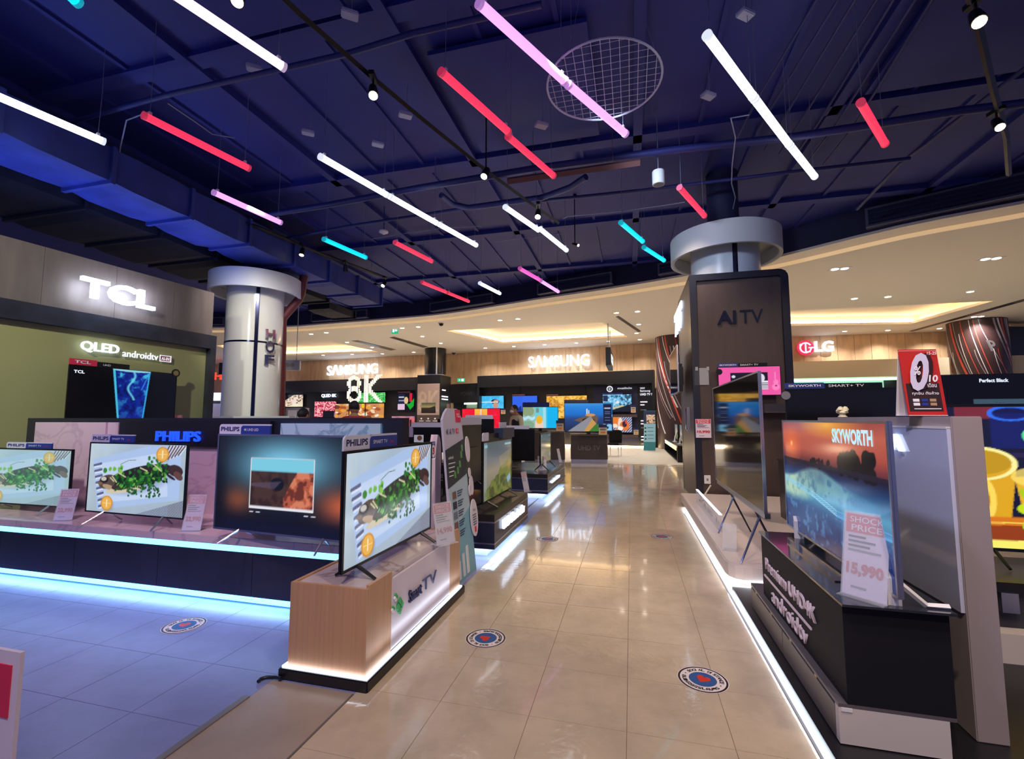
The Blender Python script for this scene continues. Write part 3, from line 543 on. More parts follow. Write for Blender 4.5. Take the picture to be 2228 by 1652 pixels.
# vents on the fascia and linear slots in the cream ceiling
VENT = mat('vent_grey_metal', (96,98,122), .4, metal=.3)
def near_edge(px):                                   # point on the soffit edge seen at px
    best = None
    for i in range(len(edge)-1):
        a, b = edge[i], edge[i+1]
        for k in range(8):
            p = a+(b-a)*(k/8); q = p.y*cos(TH)+(p.z-H)*sin(TH); X = 1114+FPX*p.x/q
            if best is None or abs(X-px) < best[0]: best = (abs(X-px), p)
    return best[1]
for x0, x1, hh, lb in ((685,803,.34,'grey slotted air vent above the left lit sign'),(943,1076,.34,'grey slotted air vent high on the dark fascia left of centre'),(1177,1338,.36,'grey slotted air vent beside the pink and violet tube'),(1440,1500,.34,'short grey air vent half hidden by the dark tower'),(1885,2330,.42,'long grey slotted air vent at right picture edge'),(455,495,.34,'grey air vent seen left of the white column')):
    a = near_edge(x0); b = near_edge(x1); a = Vector((a.x,a.y,5.54)); b = Vector((b.x,b.y,5.54)); rz = math.atan2(b.y-a.y, b.x-a.x); L = (b-a).length; off = .22 if x0 < 1800 else .3
    t = thing('air_vent', lb, 'vent', (a.x+sin(rz)*off*.2, a.y-cos(rz)*off*.2, 5.54), rz); y0 = -.2
    MB().box((0,y0+.03,0),(L,y0+.2+.3,hh)).build('duct_box', NAVYD, t)
    f = MB()
    for q in (((0,y0,0),(L,y0+.03,.04)),((0,y0,hh-.04),(L,y0+.03,hh)),((0,y0,.04),(.05,y0+.03,hh-.04)),((L-.05,y0,.04),(L,y0+.03,hh-.04))): f.box(*q)
    f.build('frame', VENT, t)
    for k in range(3): MB().add([(0.05,y0-.005,.08+k*.09),(L-.05,y0-.005,.08+k*.09),(L-.05,y0+.03,.12+k*.09),(.05,y0+.03,.12+k*.09)], [(0,1,2,3)]).build('slat', VENT, t)
for q, lb in ((((1340,690),(1346,688),(1395,721),(1389,723)),'dark linear air slot in cream ceiling right of the middle tray'),(((847,735),(857,733),(932,755),(921,757)),'dark linear air slot in cream ceiling left of the black column'),(((765,742),(778,741),(862,761),(850,763)),'dark linear air slot beside the left lit tray'),(((1985,722),(1978,721),(2228,651),(2228,656)),'long dark linear air slot right of the right-hand tray')):
    P = [G(x, y, CZ-.01) for x, y in q]; t = thing('slot_diffuser', lb, 'vent', (0,0,0)); ce = sum(P, Vector())/4
    MB().add(P+zz(P, CZ), [(0,1,2,3),(0,4,5,1),(1,5,6,2),(2,6,7,3),(3,7,4,0)]).build('slot_frame', mat('slot_bronze', (96,84,80), .5), t)
    Q = [ce+(p-ce)*.86 for p in P]; MB().add(zz(Q, CZ-.016), [(0,1,2,3)]).build('slot_opening', BLACK, t)
# --- TCL wall at left
A1 = Vector((-5.75, 8.8, 0)); dT = Vector((sin(math.radians(19.6)), cos(math.radians(19.6)), 0)); rzT = math.pi/2-math.radians(19.6)
def vp(px, py, A, B):                                 # sight line meets the upright plane through A and B
    d = ray(px, py); n = Vector((-(B.y-A.y), B.x-A.x, 0)); t = n.dot(A-Vector((0,0,0)))/n.dot(Vector((d.x,d.y,0))); return Vector((d.x*t, d.y*t, H+d.z*t))
tw = thing('wall_left', None, None, (A1-dT*6.2), rzT); tag(tw, kind='structure')
OLIVE = mat('olive_wall_paint', (160,158,112), .6)
L = 6.2
MB().box((0,.1,0),(L-.05,.35,2.76)).build('olive_panel', OLIVE, tw)
MB().box((0,-.02,2.74),(L+.02,.3,3.0)).build('dark_stone_band', mat('dark_stone', (44,46,60), .3, noise=.3, nscale=4), tw)
MB().box((L-.09,-.02,0),(L+.02,.35,2.74)).build('end_post', mat('dark_stone', (44,46,60)), tw)
for k in range(7): MB().box((k*.9+.002,.02,3.0),(min(L-.05,(k+1)*.9)-.002,.3,3.84)).build('fascia_board', WALLG, tw)
# ================================================================== overhead: ducts, pipes, tubes, tracks
DUCT = mat('blue_duct_wrap', (48,62,140), .6, noise=.25, nscale=2.5, bump=.6); DUCT2 = mat('dark_duct_wrap', (24,26,42), .7, noise=.3, nscale=2, bump=.6)
def duct(label, x0, x1, y0, y1, z0, z1, m):
    t = thing('air_duct', label, 'duct', W((x0+x1)/2, y0, z0), -AN); w2 = (x1-x0)/2; L = y1-y0; h = z1-z0; n = int(L/1.25); r = random.Random(4)
    for k in range(n):
        a = k*L/n; b = (k+1)*L/n; mb = MB(); s1 = .03; e = r.uniform(-.02,.02)
        nx = 6; ring = []
        for q, sag in ((a+.03,0),(a+.25*(b-a),.035),(a+.75*(b-a),.035+e),(b-.03,0)): ring.append([(-w2-sag,q,0-sag),(w2+sag,q,-sag),(w2+sag,q,h),(-w2-sag,q,h)])
        v = [p for rr in ring for p in rr]; f = []
        for i in range(3):
            for j in range(4): f.append((i*4+j, i*4+(j+1)%4, (i+1)*4+(j+1)%4, (i+1)*4+j))
        f += [(3,2,1,0),(12,13,14,15)]; mb.add(v, f); mb.build('duct_section', m, t)
        MB().box((-w2-.05,b-.03,-.05),(w2+.05,b+.03,h+.02)).build('flange', m, t)
    for q in (.5, L-.5):
        for sx in (-w2+.05, w2-.05): MB().tube([(sx,q,h-.02),(sx,q,6.1-z0)], .008, 5).build('hanger_rod', STEEL, t)
    return t
duct('long blue-lit insulated duct running above the dark track at left', -8.28,-7.36,-1.5,12.4,4.9,5.4, DUCT)
duct('wide dark insulated duct behind the blue-lit duct at left', -10.7,-8.8,-1,11.8,4.95,5.4, DUCT2)
duct('short dark duct end low behind the red pipe', -10.0,-9.2,12.4,13.8,4.9,5.1, DUCT2)
PIPM = mat('navy_pipe_paint', (36,39,104), .5)
def pipe(label, pts, r, m=None, name='pipe', cat='pipe'):
    t = MB(); t.tube([p if isinstance(p, Vector) else Vector(p) for p in pts], r, 10); o = t.build(name, m or PIPM, smooth=True); tag(o, label, cat); return o
def gp(l, z): return [G(x, y, z) for x, y in l]
pipe('slim navy pipe crossing the ceiling behind the upper violet tube', gp([(-200,362),(150,266),(358,208),(464,184),(760,116),(901,72),(1178,10)],5.7), .035)
pipe('thick navy pipe crossing the ceiling below the wire disc', gp([(588,466),(715,446),(911,409),(1180,364),(1460,327),(1734,297),(2091,241),(2400,205)],5.35), .055)
pipe('thin navy pipe running toward the column ring', gp([(560,530),(760,492),(1000,455),(1400,414),(1716,375),(1980,345)],5.5), .03)
pipe('slanting navy pipe descending from upper right corner', gp([(2300,95),(1960,355),(1865,455)],5.6), .03)
pipe('s-curved navy pipe end near the middle of the ceiling', gp([(960,425),(985,445),(1020,452),(1180,430),(1240,408),(1275,385)],5.5), .055)
BROWN = mat('brown_red_paint', (104,66,66), .5)
t_ = MB(); P = gp([(1105,394),(1393,353)],5.15); t_.tube(P, .055, 4); tag(t_.tube([P[0]+Vector((.4,0,0)),Vector((P[0].x+.4,P[0].y,6.1))],.004,5).tube([P[1]-Vector((.4,0,0)),Vector((P[1].x-.4,P[1].y,6.1))],.004,5).build('hanging_bar', BROWN), 'reddish brown bar hanging level below the wire disc', 'bar')
pipe('dark red vertical drain pipe right of the white column', [Y(668,560,10.9),Y(655,640,10.9),Y(650,652,10.9),Y(617,690,10.9),Y(614,702,10.9),Vector((-5.44,10.9,0))], .1, mat('dark_red_paint', (86,22,26), .5))
for lb, l, z in (('white cable sagging beside the left red tube', [(320,245),(275,262),(262,320),(255,372)], 5.4),('thin white cable between the two left red tubes',[(365,225),(420,262),(462,292),(510,300)],5.5),('pale cable drooping toward the right cyan tubes',[(1225,476),(1236,471),(1330,462),(1440,448),(1490,440)],5.3),('thin pale conduit behind the centre white tubes',[(810,520),(880,508),(960,497),(1045,492),(1048,494)],6.04),('thin straight pale conduit behind the middle white pair',[(1078,526),(1225,508)],6.04),('curled thin cable above the right white column',[(1630,250),(1590,257),(1600,300),(1593,360),(1592,400),(1600,430),(1595,455)],5.2)):
    pipe(lb, gp(l, z), .008, mat('pale_cable', (150,150,178), .6), 'cable', 'cable')
for lb, x, y, z in (('white junction box near top centre-left of ceiling',761,36,5.8),('small junction box above the left violet tube',553,153,5.8),('junction box between the left red tube and white row',670,292,5.8),('junction box beside the black track near its spotlights',882,254,5.6),('junction box above the white tube row',822,317,5.7),('junction box left of the wire disc cables',1178,276,5.5),('junction box above the right white tubes',1622,36,5.8),('junction box left of the right white tubes',1541,212,5.6)):
    P = G(x, y, z); t = thing('junction_box', lb, 'junction box', P, .4); MB().box((-.09,-.06,0),(.09,.06,.05)).build('box_body', mat('dusty_white_plastic', (170,170,200), .5), t, bevel=.01); MB().tube([(.02,0,.04),(.02,.0,6.08-z)], .005, 5).build('drop_wire', STEEL, t)
for k in range(7):
    pipe('thin navy conduit, %s in the fanned bundle at upper right' % ('first','second','third','fourth','fifth','sixth','seventh')[k]+' from the left', gp([(1800+k*42+(6 if k%2 else 0),-40),(1640+k*36,230+k*8),(1600+k*32,310+k*8)],5.95), .018)
# --- hanging light tubes
TC = {'red': ((255,50,84), 1.25), 'white': ((236,246,255), 4.0), 'lilac': ((248,214,255), 2.2), 'violet': ((232,160,255), 1.35), 'pink': ((255,90,190), 1.2), 'cyan': ((0,214,240), 1.2)}
CAPM = mat('tube_end_cap', (200,200,215), .35)
TUBES = [('red',310,250,543,367,'red light tube at upper left above the blue-lit duct'),('white',-60,186,228,309,'white light tube cut by the left picture edge'),('lilac',372,-18,620,148,'thick violet-white tube at the top left edge'),
 ('white',695,340,843,425,'white tube, first and nearest of the left three-in-line row'),('white',847,427,951,486,'white tube, middle one of the left three-in-line row'),('white',955,488,1037,534,'white tube, last and farthest of the left three-in-line row'),
 ('cyan',703,520,797,561,'single cyan tube left of the red tube pair'),('violet',463,418,612,485,'small violet tube hanging before the blue-lit duct'),('red',858,527,940,569,'short red tube below the left white row'),
 ('red',917,614,971,636,'red tube, left half of the lowest red pair'),('red',973,637,1020,656,'red tube, right half of the lowest red pair'),('white',1043,616,1088,639,'tiny white tube beside the lowest red pair'),
 ('pink',1130,584,1174,609,'hot pink tube joined to a small violet tube'),('violet',1176,611,1215,635,'small violet tube joined to the hot pink one'),('white',1098,450,1172,501,'white tube, upper left one of the centre pair'),('white',1175,498,1233,545,'white tube, lower right one of the centre pair'),
 ('cyan',1350,484,1399,526,'cyan tube, upper one of the right cyan pair'),('cyan',1400,538,1445,567,'cyan tube, lower one of the right cyan pair'),('violet',1040,5,1230,178,'long violet tube, upper one passing before the wire disc'),('violet',1235,183,1362,292,'violet tube, lower one crossing the wire disc'),
 ('red',958,155,1107,288,'red tube, upper one of the long central red pair'),('red',1104,296,1205,383,'red tube, lower one of the long central red pair'),('white',1537,75,1639,212,'white tube, topmost of the right three-in-line row'),('white',1641,214,1717,315,'white tube, middle one of the right three-in-line row'),
 ('white',1719,317,1773,385,'white tube, lowest of the right three-in-line row'),('red',1872,222,1926,314,'short red tube alone at upper right'),('red',1478,408,1533,470,'short red tube just above the right column ring'),('cyan',130,-30,172,8,'cyan tube tip at the top left picture edge')]
for cn, x0, y0, x1, y1, lb in TUBES:
    a = G(x0, y0, 4.88); b = G(x1, y1, 4.88); d = b-a; Lh = d.length; rz = math.atan2(d.y, d.x); c, st = TC[cn]
    t = thing('light_tube', lb, 'light tube', a, rz, 'coloured light tubes hanging from the ceiling')
    MB().tube([(.03,0,0),(Lh-.03,0,0)], .043, 12, cap=True).build('glowing_tube', mat('tube_glow_'+cn, c, .4, emit=st), t, smooth=True)
    for xa, xb in ((0,.035),(Lh-.035,Lh)): MB().tube([(xa,0,0),(xb,0,0)], .047, 12).build('end_cap', mat('tube_cap_'+cn, tuple(int(v*.55+110) if v > 100 else v+60 for v in c), .4, emit=.35 if cn != 'white' else .8, ecol=c), t, smooth=True)
    for xx in (.07, Lh-.07):
        MB().box((xx-.015,-.02,.03),(xx+.015,.02,.075)).build('clip', CAPM, t); MB().tube([(xx,0,.06),(xx+.01,.005,.6),(xx,0,6.08-4.88)], .0035, 5).build('hanging_wire', STEEL, t)
# --- wire disc
P = G(1313, 182, 5.1); t = thing('wire_disc', 'round white wire grid disc hanging flat under the ceiling', 'hanging grid', P, -AN); R = .62
MB().tube([(R*cos(2*pi*i/48), R*sin(2*pi*i/48), 0) for i in range(49)], .012, 6, cap=False).build('rim', mat('white_wire', (190,190,215), .4), t, smooth=True)
for k in range(-6, 7):
    c = k*.092; s_ = math.sqrt(R*R-c*c); MB().tube([(c,-s_,0),(c,s_,0)], .0035, 4).build('grid_wire', mat('white_wire', (190,190,215)), t)
for k in range(-6, 7):
    c = k*.092; s_ = math.sqrt(R*R-c*c); MB().tube([(-s_,c,.004),(s_,c,.004)], .0035, 4).build('grid_wire', mat('white_wire', (190,190,215)), t)
for a in (0, 2.1, 4.2): MB().tube([(R*cos(a),R*sin(a),0),(R*.6*cos(a),R*.6*sin(a),.98)], .003, 4).build('hanging_wire', STEEL, t)
# --- ceiling tracks and spotlights
TRK = mat('black_track_metal', (12,12,18), .4)
def track(label, l, z):
    P = gp(l, z); o = MB(); 
    for i in range(len(P)-1):
        a, b = P[i], P[i+1]; o.tube([a, b], .034, 4)
    tag(o.build('light_track', TRK), label, 'light track'); 
track('long black light track crossing the ceiling centre diagonally', [(560,-60),(650,28),(800,160),(930,268),(1050,365),(1140,432),(1215,485)], 5.25)
track('long black light track along the blue-lit duct', [(-80,250),(0,282),(98,322),(266,386),(400,440),(561,494),(696,551),(842,605)], 5.3)
track('black light track at the right top corner', [(2105,-30),(2135,85),(2160,190),(2190,300),(2195,380)], 5.2)
def spot(label, x, y, z=4.95, aim=(.2,-.5,-1), r=.055, L_=.17, on=True, up=.25):
    P = G(x, y, z); t = thing('track_spotlight', label, 'spotlight', P, 0); a = Vector(aim).normalized(); b = -a
    MB().tube([a*.0, b*L_*.35, b*L_], [r, r, r*.8], 14).build('lamp_body', TRK, t, smooth=True)
    MB().tube([a*.002, a*.006], r*.86, 14).build('lens', mat('spot_lens', (255,236,200), .3, emit=14) if on else BLK2, t)
    MB().tube([b*L_*.6, b*L_*.6+Vector((0,0,.06)), Vector((b.x*L_*.6, b.y*L_*.6, up))], .012, 6).build('arm', TRK, t); MB().box((b.x*L_*.6-.03,b.y*L_*.6-.09,up-.03),(b.x*L_*.6+.03,b.y*L_*.6+.09,up+.02)).build('adapter', TRK, t)
spot('lit spotlight on the centre track beside the long red tubes', 812, 208); spot('lit spotlight low on the centre track before the brown bar', 1053, 384, aim=(-.3,-.5,-1), up=1.1); spot('lit spotlight at the centre track end among the white pair cables', 1170, 472, aim=(-.1,-.6,-1)); spot('lit spotlight at top edge near the upper violet-white tube', 516, 3)
spot('lit spotlight with black body at far left picture edge', 38, 331, z=5.0, aim=(.2,-.5,-1)); spot('unlit black spotlight hanging on the left track', 397, 458, z=5.1, on=False, aim=(0,.2,-1)); spot('lit spotlight on the left track above the white column ring', 656, 555, z=5.05, aim=(0,-.3,-1)); spot('unlit black spotlight on the left track past the ring', 752, 592, z=5.05, on=False, aim=(0,.2,-1)); spot('small lit spotlight at the far end of the blue-lit duct', 833, 622, z=5.0, aim=(-.3,-.8,-1))
spot('lit spotlight at the upper right picture corner', 2131, 48, z=4.95, aim=(-.3,-.5,-1), r=.06); spot('second lit spotlight down the right corner track', 2176, 277, z=4.95, aim=(-.3,-.6,-1)); spot('small dim spotlight right of the centre white pair', 1258, 534, z=5.0, aim=(.6,-.7,-.5), on=True, r=.03, up=1.1)
P = G(1433, 402, 4.9); t = thing('ceiling_speaker', 'white cylindrical speaker hanging above the right column ring', 'speaker', P, 0); MB().lathe([(.085,0),(.09,.01),(.09,.2),(.085,.21)], 24).build('speaker_body', WHITEP, t, smooth=True); MB().lathe([(.075,-.003),(.075,0)], 20).build('grille', INKG, t); MB().tube([(0,0,.2),(0,0,1.2)], .008, 5).build('hanging_rod', STEEL, t)
P = G(835, 506, 5.5); t = thing('smoke_detector', 'white round smoke detector hanging near the lower red tube', 'smoke detector', P); MB().lathe([(.03,-.04),(.05,-.02),(.1,0),(.1,.03)], 20).build('detector_body', WHITEP, t, smooth=True); MB().tube([(0,0,.02),(0,0,.6)], .01, 6).build('conduit', NAVY, t)
# --- recessed downlights in the cream ceiling (each carries its lamp)
rows = {'front': [(677,727),(710,724),(875,714),(910,711.6),(1088,697),(1127,694),(1341,681),(1387,678),(1859,650),(1932,646),(2111,635)],
        'middle': [(755,745),(810,756),(919,732),(959,747),(1389.6,706),(1385,725),(1392,739)],
        'back': [(703,773),(766,771),(832,770),(900,766.5),(1056,757.6),(1118,754),(1185,750),(1254,746.6),(1324,742.6),(1838,721),(1932,719),(2044,715)]}
ORD = ['first','second','third','fourth','fifth','sixth','seventh','eighth','ninth','tenth','eleventh','twelfth']
DLL = mat('downlight_lens', (255,240,214), .3, emit=16)
dl0 = None
for rn, lst in rows.items():
    for i, (x, y) in enumerate(lst):
        P = G(x, y, CZ-.002)
        wh = {'front':'row nearest the curved soffit edge','middle':'loose middle row of the cream ceiling','back':'row along the wood wall'}[rn]
        t = thing('downlight', '%s round downlight from the left in the %s' % (ORD[i], wh), 'downlight', P, 0, 'recessed downlights in the cream ceiling')
        if dl0 is None:
            dl0 = (MB().lathe([(.085,-.006),(.12,-.006),(.12,.0)], 16, cap=False).build('trim_ring', WHITEP, t), MB().lathe([(.085,-.008),(.085,-.004)], 16).build('lens', DLL, t))
        else:
            for q in dl0: c = q.copy(); COL.objects.link(c); c.parent = t
        lamp('SPOT', P+Vector((0,0,-.03)), (340 if rn == 'back' else 330), (1,.95,.89), .05, P+Vector((0,0,-3)), 130, .8, name='spot_lamp_light')
for x, y, lb in ((1827,585,'twin square downlight right of the dark tower top'),(2156,563,'twin square downlight near the right picture edge'),(2127,689,'twin square downlight before the striped round column')):
    P = G(x, y, CZ-.002); t = thing('twin_downlight', lb, 'downlight', P, -AN); MB().box((-.24,-.13,-.006),(.24,.13,0)).build('trim_plate', WHITEP, t)
    for s_ in (-.11,.11): MB().lathe([(.085,-.010),(.085,-.006)], 16, c=(s_,0)).build('lens', DLL, t)
    lamp('SPOT', P+Vector((0,0,-.03)), 480, (1,.95,.89), .05, P+Vector((0,0,-3)), 130, .8, name='spot_lamp_light')
for x, y, lb in ((960,703,'black dome camera near the soffit left of the middle tray'),(987,767,'black dome camera just right of the black column')):
    P = G(x, y, CZ); t = thing('dome_camera', lb, 'camera', P); MB().lathe([(.13,-.03),(.13,0)], 18).build('mount', WHITEP, t); MB().lathe([(.02,-.13),(.07,-.11),(.1,-.03)], 18).build('dome', BLK2, t, smooth=True)
# ================================================================== helpers on the aisle grid
def onY(px, py, ly):                                   # (lx, z) on the upright plane ly = const
    p = vp(px, py, W(0,ly), W(1,ly)); return LXY(p)[0], p.z
def onX(px, py, lx):                                   # (ly, z) on the upright plane lx = const
    p = vp(px, py, W(lx,0), W(lx,1)); return LXY(p)[1], p.z
RZ_A = -AN                # local x = rightwards across the aisle, front faces the camera side
RZ_R = math.pi/2-AN       # local x = along the aisle going away, front faces right (towards the aisle from the left row)
RZ_L = -math.pi/2-AN      # local x = along the aisle coming nearer, front faces left
# ------------------------------------------------------------------ signs at left wall
def wallsign(name, label, s, px0, px1, yt0, yb0, A, B, m, depth=.05, off=.03, cat='sign', split=True, out=.03, back=None):
    p0 = vp(px0, yb0, A, B); p1 = vp(px1, yb0, A, B); zt = vp(px0, yt0, A, B).z; rz = math.atan2(p1.y-p0.y, p1.x-p0.x); w_ = math.hypot(p1.x-p0.x, p1.y-p0.y)
    n = Vector((sin(rz), -cos(rz), 0)); t = thing(name, label, cat, Vector((p0.x,p0.y,p0.z))+n*out, rz)
    (letters if split else text)(s, 0, 0, w_, zt-p0.z, 0, m, t, depth, off=off) if split else text(s, 0, 0, w_, zt-p0.z, 0, m, t, depth, off=off)
    return t, w_, zt-p0.z
Aw = A1; Bw = A1-dT
nT = Vector((dT.y, -dT.x, 0))
t, w_, h_ = wallsign('lit_sign', 'big white glowing three letter sign on the grey wood fascia at left', 'TCL', 165, 329, 600, 645, Aw, Bw, LETW, .07, .03, out=.06)
lamp('AREA', t.location+Vector((0,0,.15))+dT*.5+nT*.12, 14, (.75,.85,1), 1.0, t.location+dT*.5-nT, sy=.35, name='sign_glow_light')
wallsign('lit_sign', 'white glowing four letter sign on the olive wall above the television', 'QLED', 169, 253, 741, 765, Aw+nT*-.1, Bw+nT*-.1, LETW, .03, .015, out=.05)
t, w_, h_ = wallsign('lit_sign', 'small pale lettering sign beside the four letter olive wall sign', 'androidtv', 262, 340, 761, 776, Aw+nT*-.1, Bw+nT*-.1, LETW2, .015, .0, out=.04, split=False)
fr = MB(); x0 = w_+.03; w2 = .19; h2 = .1
for q in (((x0,-.01,-.01),(x0+w2,0,0)),((x0,-.01,h2-.01),(x0+w2,0,h2)),((x0,-.01,-.01),(x0+.01,0,h2)),((x0+w2-.01,-.01,-.01),(x0+w2,0,h2))): fr.box(*q)
fr.build('badge_frame', LETW2, t); text('AI-IN', x0+.03, .015, w2-.06, h2-.045, -.005, LETW2, t); MB().box((x0+.01,-.002,0),(x0+w2-.01,0,h2-.01)).build('badge_plate', mat('badge_red', (170,90,90), .5), t)
def hd_tcl(t, w_, z1):
    MB().vprism(rrect(0, z1, .34, z1+.09, .02, '0010'), .0, .012).build('name_tab', PRED, t); MB().box((.3,.004,z1),(.78,.012,z1+.075)).build('strip', BLK2, t)
    text('TCL', .06, z1+.025, .2, .045, -.003, INKW, t, off=.03); text('UHD', .42, z1+.02, .1, .03, .003, INKW, t)
PL = vp(139, 930, Aw+nT*.14, Bw+nT*.14); PR = vp(378, 930, Aw+nT*.14, Bw+nT*.14); sh = nT*0
t = tv('large wall television showing a glowing blue glass on black at left', PL+sh, PR+sh, 1.2, 1.30, 2.19, 'glass', .008, legs='wall', thick=.06, header=hd_tcl)
wd = (PR-PL); wd.z = 0; wd = wd.length; text('TCL', .06, .87, .13, .045, -.004, LETW2, t, off=.03)
card('small price card at the lower right of the wall television', vp(378, 905, Aw+nT*.1, Bw+nT*.1)-Vector((0,0,.19)), rzT, .2, .15, '', flat=True)
MB_ = MB().tube([(0,0,0),(0,.012,0)], .07, 20); t2 = thing('round_sticker', 'round dark sticker disc at the wall television corner', 'sticker', vp(383, 812, Aw+nT*.15, Bw+nT*.15), rzT); MB_.build('disc', BLK2, t2); MB().tube([(0,-.002,0),(0,.0,0)], .045, 20).build('ring_print', mat('brass_print', (150,130,90), .4), t2)
# ------------------------------------------------------------------ round columns
def column(label, cx, cy, r, h, rr, z0, z1, m, mr=None, jz=(), angs=(), rings=True):
    t = thing('round_column', label, 'column', (cx,cy,0)); MB().lathe([(r,0),(r,h)], 48).build('shaft', m, t, smooth=True)
    for z in jz: MB().lathe([(r+.003,z-.02),(r+.003,z+.02)], 48, cap=False).build('joint_band', mat('dark_chrome', (60,62,90), .15, metal=1), t, smooth=True)
    for a in angs: MB().tube([((r-.03)*cos(a),(r-.03)*sin(a),0),((r-.03)*cos(a),(r-.03)*sin(a),h-.02)], .055, 6).build('joint_strip', mat('dark_chrome', (60,62,90), .15, metal=1), t, smooth=False)
    if rings:
        MB().lathe([(.28,h-.05),(.28,6.1)], 24, cap=False).build('upper_shaft', NAVYD, t, smooth=True)
        MB().lathe([(rr-.07,z0+.02),(rr-.05,z0),(rr,z0),(rr,z1),(rr-.06,z1),(rr-.07,z0+.02)], 64, cap=False).build('ring', mat('ring_paint', (196,196,200), .5), t, smooth=True)
        MB().lathe([(r,z0+.25),(rr-.07,z0+.25)], 48, cap=False).build('ring_soffit', mat('ring_soffit_paint', (190,186,176), .6), t)
    return t
GLOSSW = mat('gloss_white_panel', (214,212,206), .12, coat=.6)
cL_ = column('glossy white round column with floating ring, behind the left display', -6.01, 10.6, .6, 4.75, .97, 4.27, 4.68, GLOSSW, jz=(3.12,), angs=(-1.0,))
for i, (ch, x, y0, y1) in enumerate((('H',583,716,736),('O',578,741,768),('F',578,772,792))):
    p = Y(x, y1, 10.18); q = Y(x, y0, 10.18); o = text(ch, 0, 0, .2, q.z-p.z, 0, CHROME, cL_, .05, name='chrome_letter', off=.03)
    a = -.72; o.location = (.6*cos(a)+.02, .6*sin(a)-.02, p.z); o.rotation_euler = (0,0,a+pi/2)
t = thing('low_wall', 'white low wall at the foot of the left white column', 'low wall', W(-8.6,7.9), RZ_A); MB().box((0,0,0),(1.9,.12,1.42)).build('panel', WHITEP, t); MB().box((-.02,-.02,1.42),(1.92,.14,1.46)).build('capping', WHITEP, t)
# ------------------------------------------------------------------ left island with four-legged row of televisions
isl = thing('display_island', 'long marble-topped display shelf with cyan light strips along the left', 'display stand', W(-6.6,2.98), RZ_A)
LI = 4.67; PINKM = marble('pink_white_marble', (208,178,200), (192,162,184)); PBM = marble('blue_tinted_marble', (170,205,225), (120,160,190))  # PBM carries the right panel's blue light in its base colour
MB().box((-.8,0,.43),(LI,.72,.49)).build('marble_shelf', marble('shelf_marble', (204,182,188), (182,160,168)), isl, bevel=.004)
MB().box((-.8,.004,.385),(LI-.004,.05,.43)).build('shelf_led_strip', LEDC, isl)
for k in range(6): MB().box((-.8+k*.92+.002,.0,.065),(min(-.8+(k+1)*.92-.002,LI-.002),.05,.385)).build('front_panel', NAVYBLK, isl)
MB().box((-.8,.05,.0),(LI-.05,.72,.43)).build('carcass', BLACK, isl); MB().box((-.8,.02,.015),(LI-.02,.05,.06)).build('floor_led_strip', LEDC, isl)
bk = 0.68
MB().box((.03,bk,.49),(LI,bk+.12,1.41)).build('back_frame', mat('dark_blue_black_frame', (30,32,46), .3), isl)
def il(px, py=1000): return onY(px, py, 2.98+bk-.02)[0]+6.6
MB().box((il(74),bk-.035,.49),(il(228),bk,1.365)).build('marble_panel', PINKM, isl); MB().box((il(228),bk-.012,.49),(il(250),bk,1.365)).build('marble_return', PINKM, isl)
MB().box((il(252),bk-.02,.49),(il(560),bk,1.13)).build('marble_panel', PINKM, isl)
MB().box((il(275),bk-.05,1.13),(il(590),bk,1.38)).build('sign_board', mat('black_sign_board', (26,24,36), .4), isl)
MB().box((il(610),bk-.035,.49),(il(828),bk-.012,1.36)).build('marble_panel', PBM, isl); MB().box((il(612),bk-.012,.49),(il(826),bk-.002,1.35)).build('panel_backlight', LEDC, isl)
s_ = thing('lit_sign', 'blue glowing brand lettering on the black board of the left island', 'sign', W(-6.6,2.98+bk-.055), RZ_A); xa = il(346); zb = onY(346, 960, 2.98+bk-.055)[1]; letters('PHILIPS', xa, zb, il(442)-xa, onY(346, 938, 2.98+bk-.055)[1]-zb, 0, LETBLUE, s_, .02, off=.015)
lamp('AREA', W(-4.6,2.985,.06), 10, (.35,.6,1), 4.4, W(-4.6,2.8,-.4), sy=.05, name='floor_strip_light')
lamp('AREA', W(-4.6,2.92,.38), 4, (.35,.6,1), 4.4, W(-4.6,1.6,.1), sy=.03, name='shelf_strip_light')
gL = 'televisions on the left island shelf'
def gz(px, py, z): return G(px, py, z)
def tvp(label, a, b, zs, zb, zt, *k, **q): return tv(label, G(a[0],a[1],zb), G(b[0],b[1],zb), zs, zb, zt, *k, **q)
u_ = (W(1,0)-W(0,0))
p2a = G(186,1113,.575); p2b = G(400,1131,.575)
t1R = W(-6.6+1.37, 2.98+.30); t1L = W(-6.6+.08, 2.98+.30)
tv('left-most island television, pale fish dish picture, cut by picture edge', t1L, t1R, .49, .55, vp(150,978,t1L,t1R).z, 'fishpale', .014, 'vee', SILV, gL, header=hd_tab('PHILIPS','SMART TV',.5,.06,x0=.35,tail='Tube'))
tv('island television with vivid fish and greens dish on a white plate', p2a, p2b, .49, .575, vp(197,962,p2a,p2b).z, 'fish', .012, 'vee', SILV, gL, header=hd_tab('PHILIPS','SMART TV',.46,.07,tail='Tube'))
tv('large silver framed island television with canyon picture in blue glow', G(465,1150,.56), G(770,1184,.56), .49, .56, vp(480,944,G(465,1150,.56),G(770,1184,.56)).z, 'ambi', .014, 'vee', SILV, gL, frame=SILV, header=hd_tab('PHILIPS','4K UHD LED',.40,.075))
card('price card reading 22,990 beside the left-most island television', G(117,1133,.49), RZ_A+.35, .27, .15, '22,990')
card('price card reading 22,990 between fish television and canyon television', G(396,1155,.49), RZ_A+.25, .28, .15, '22,990')
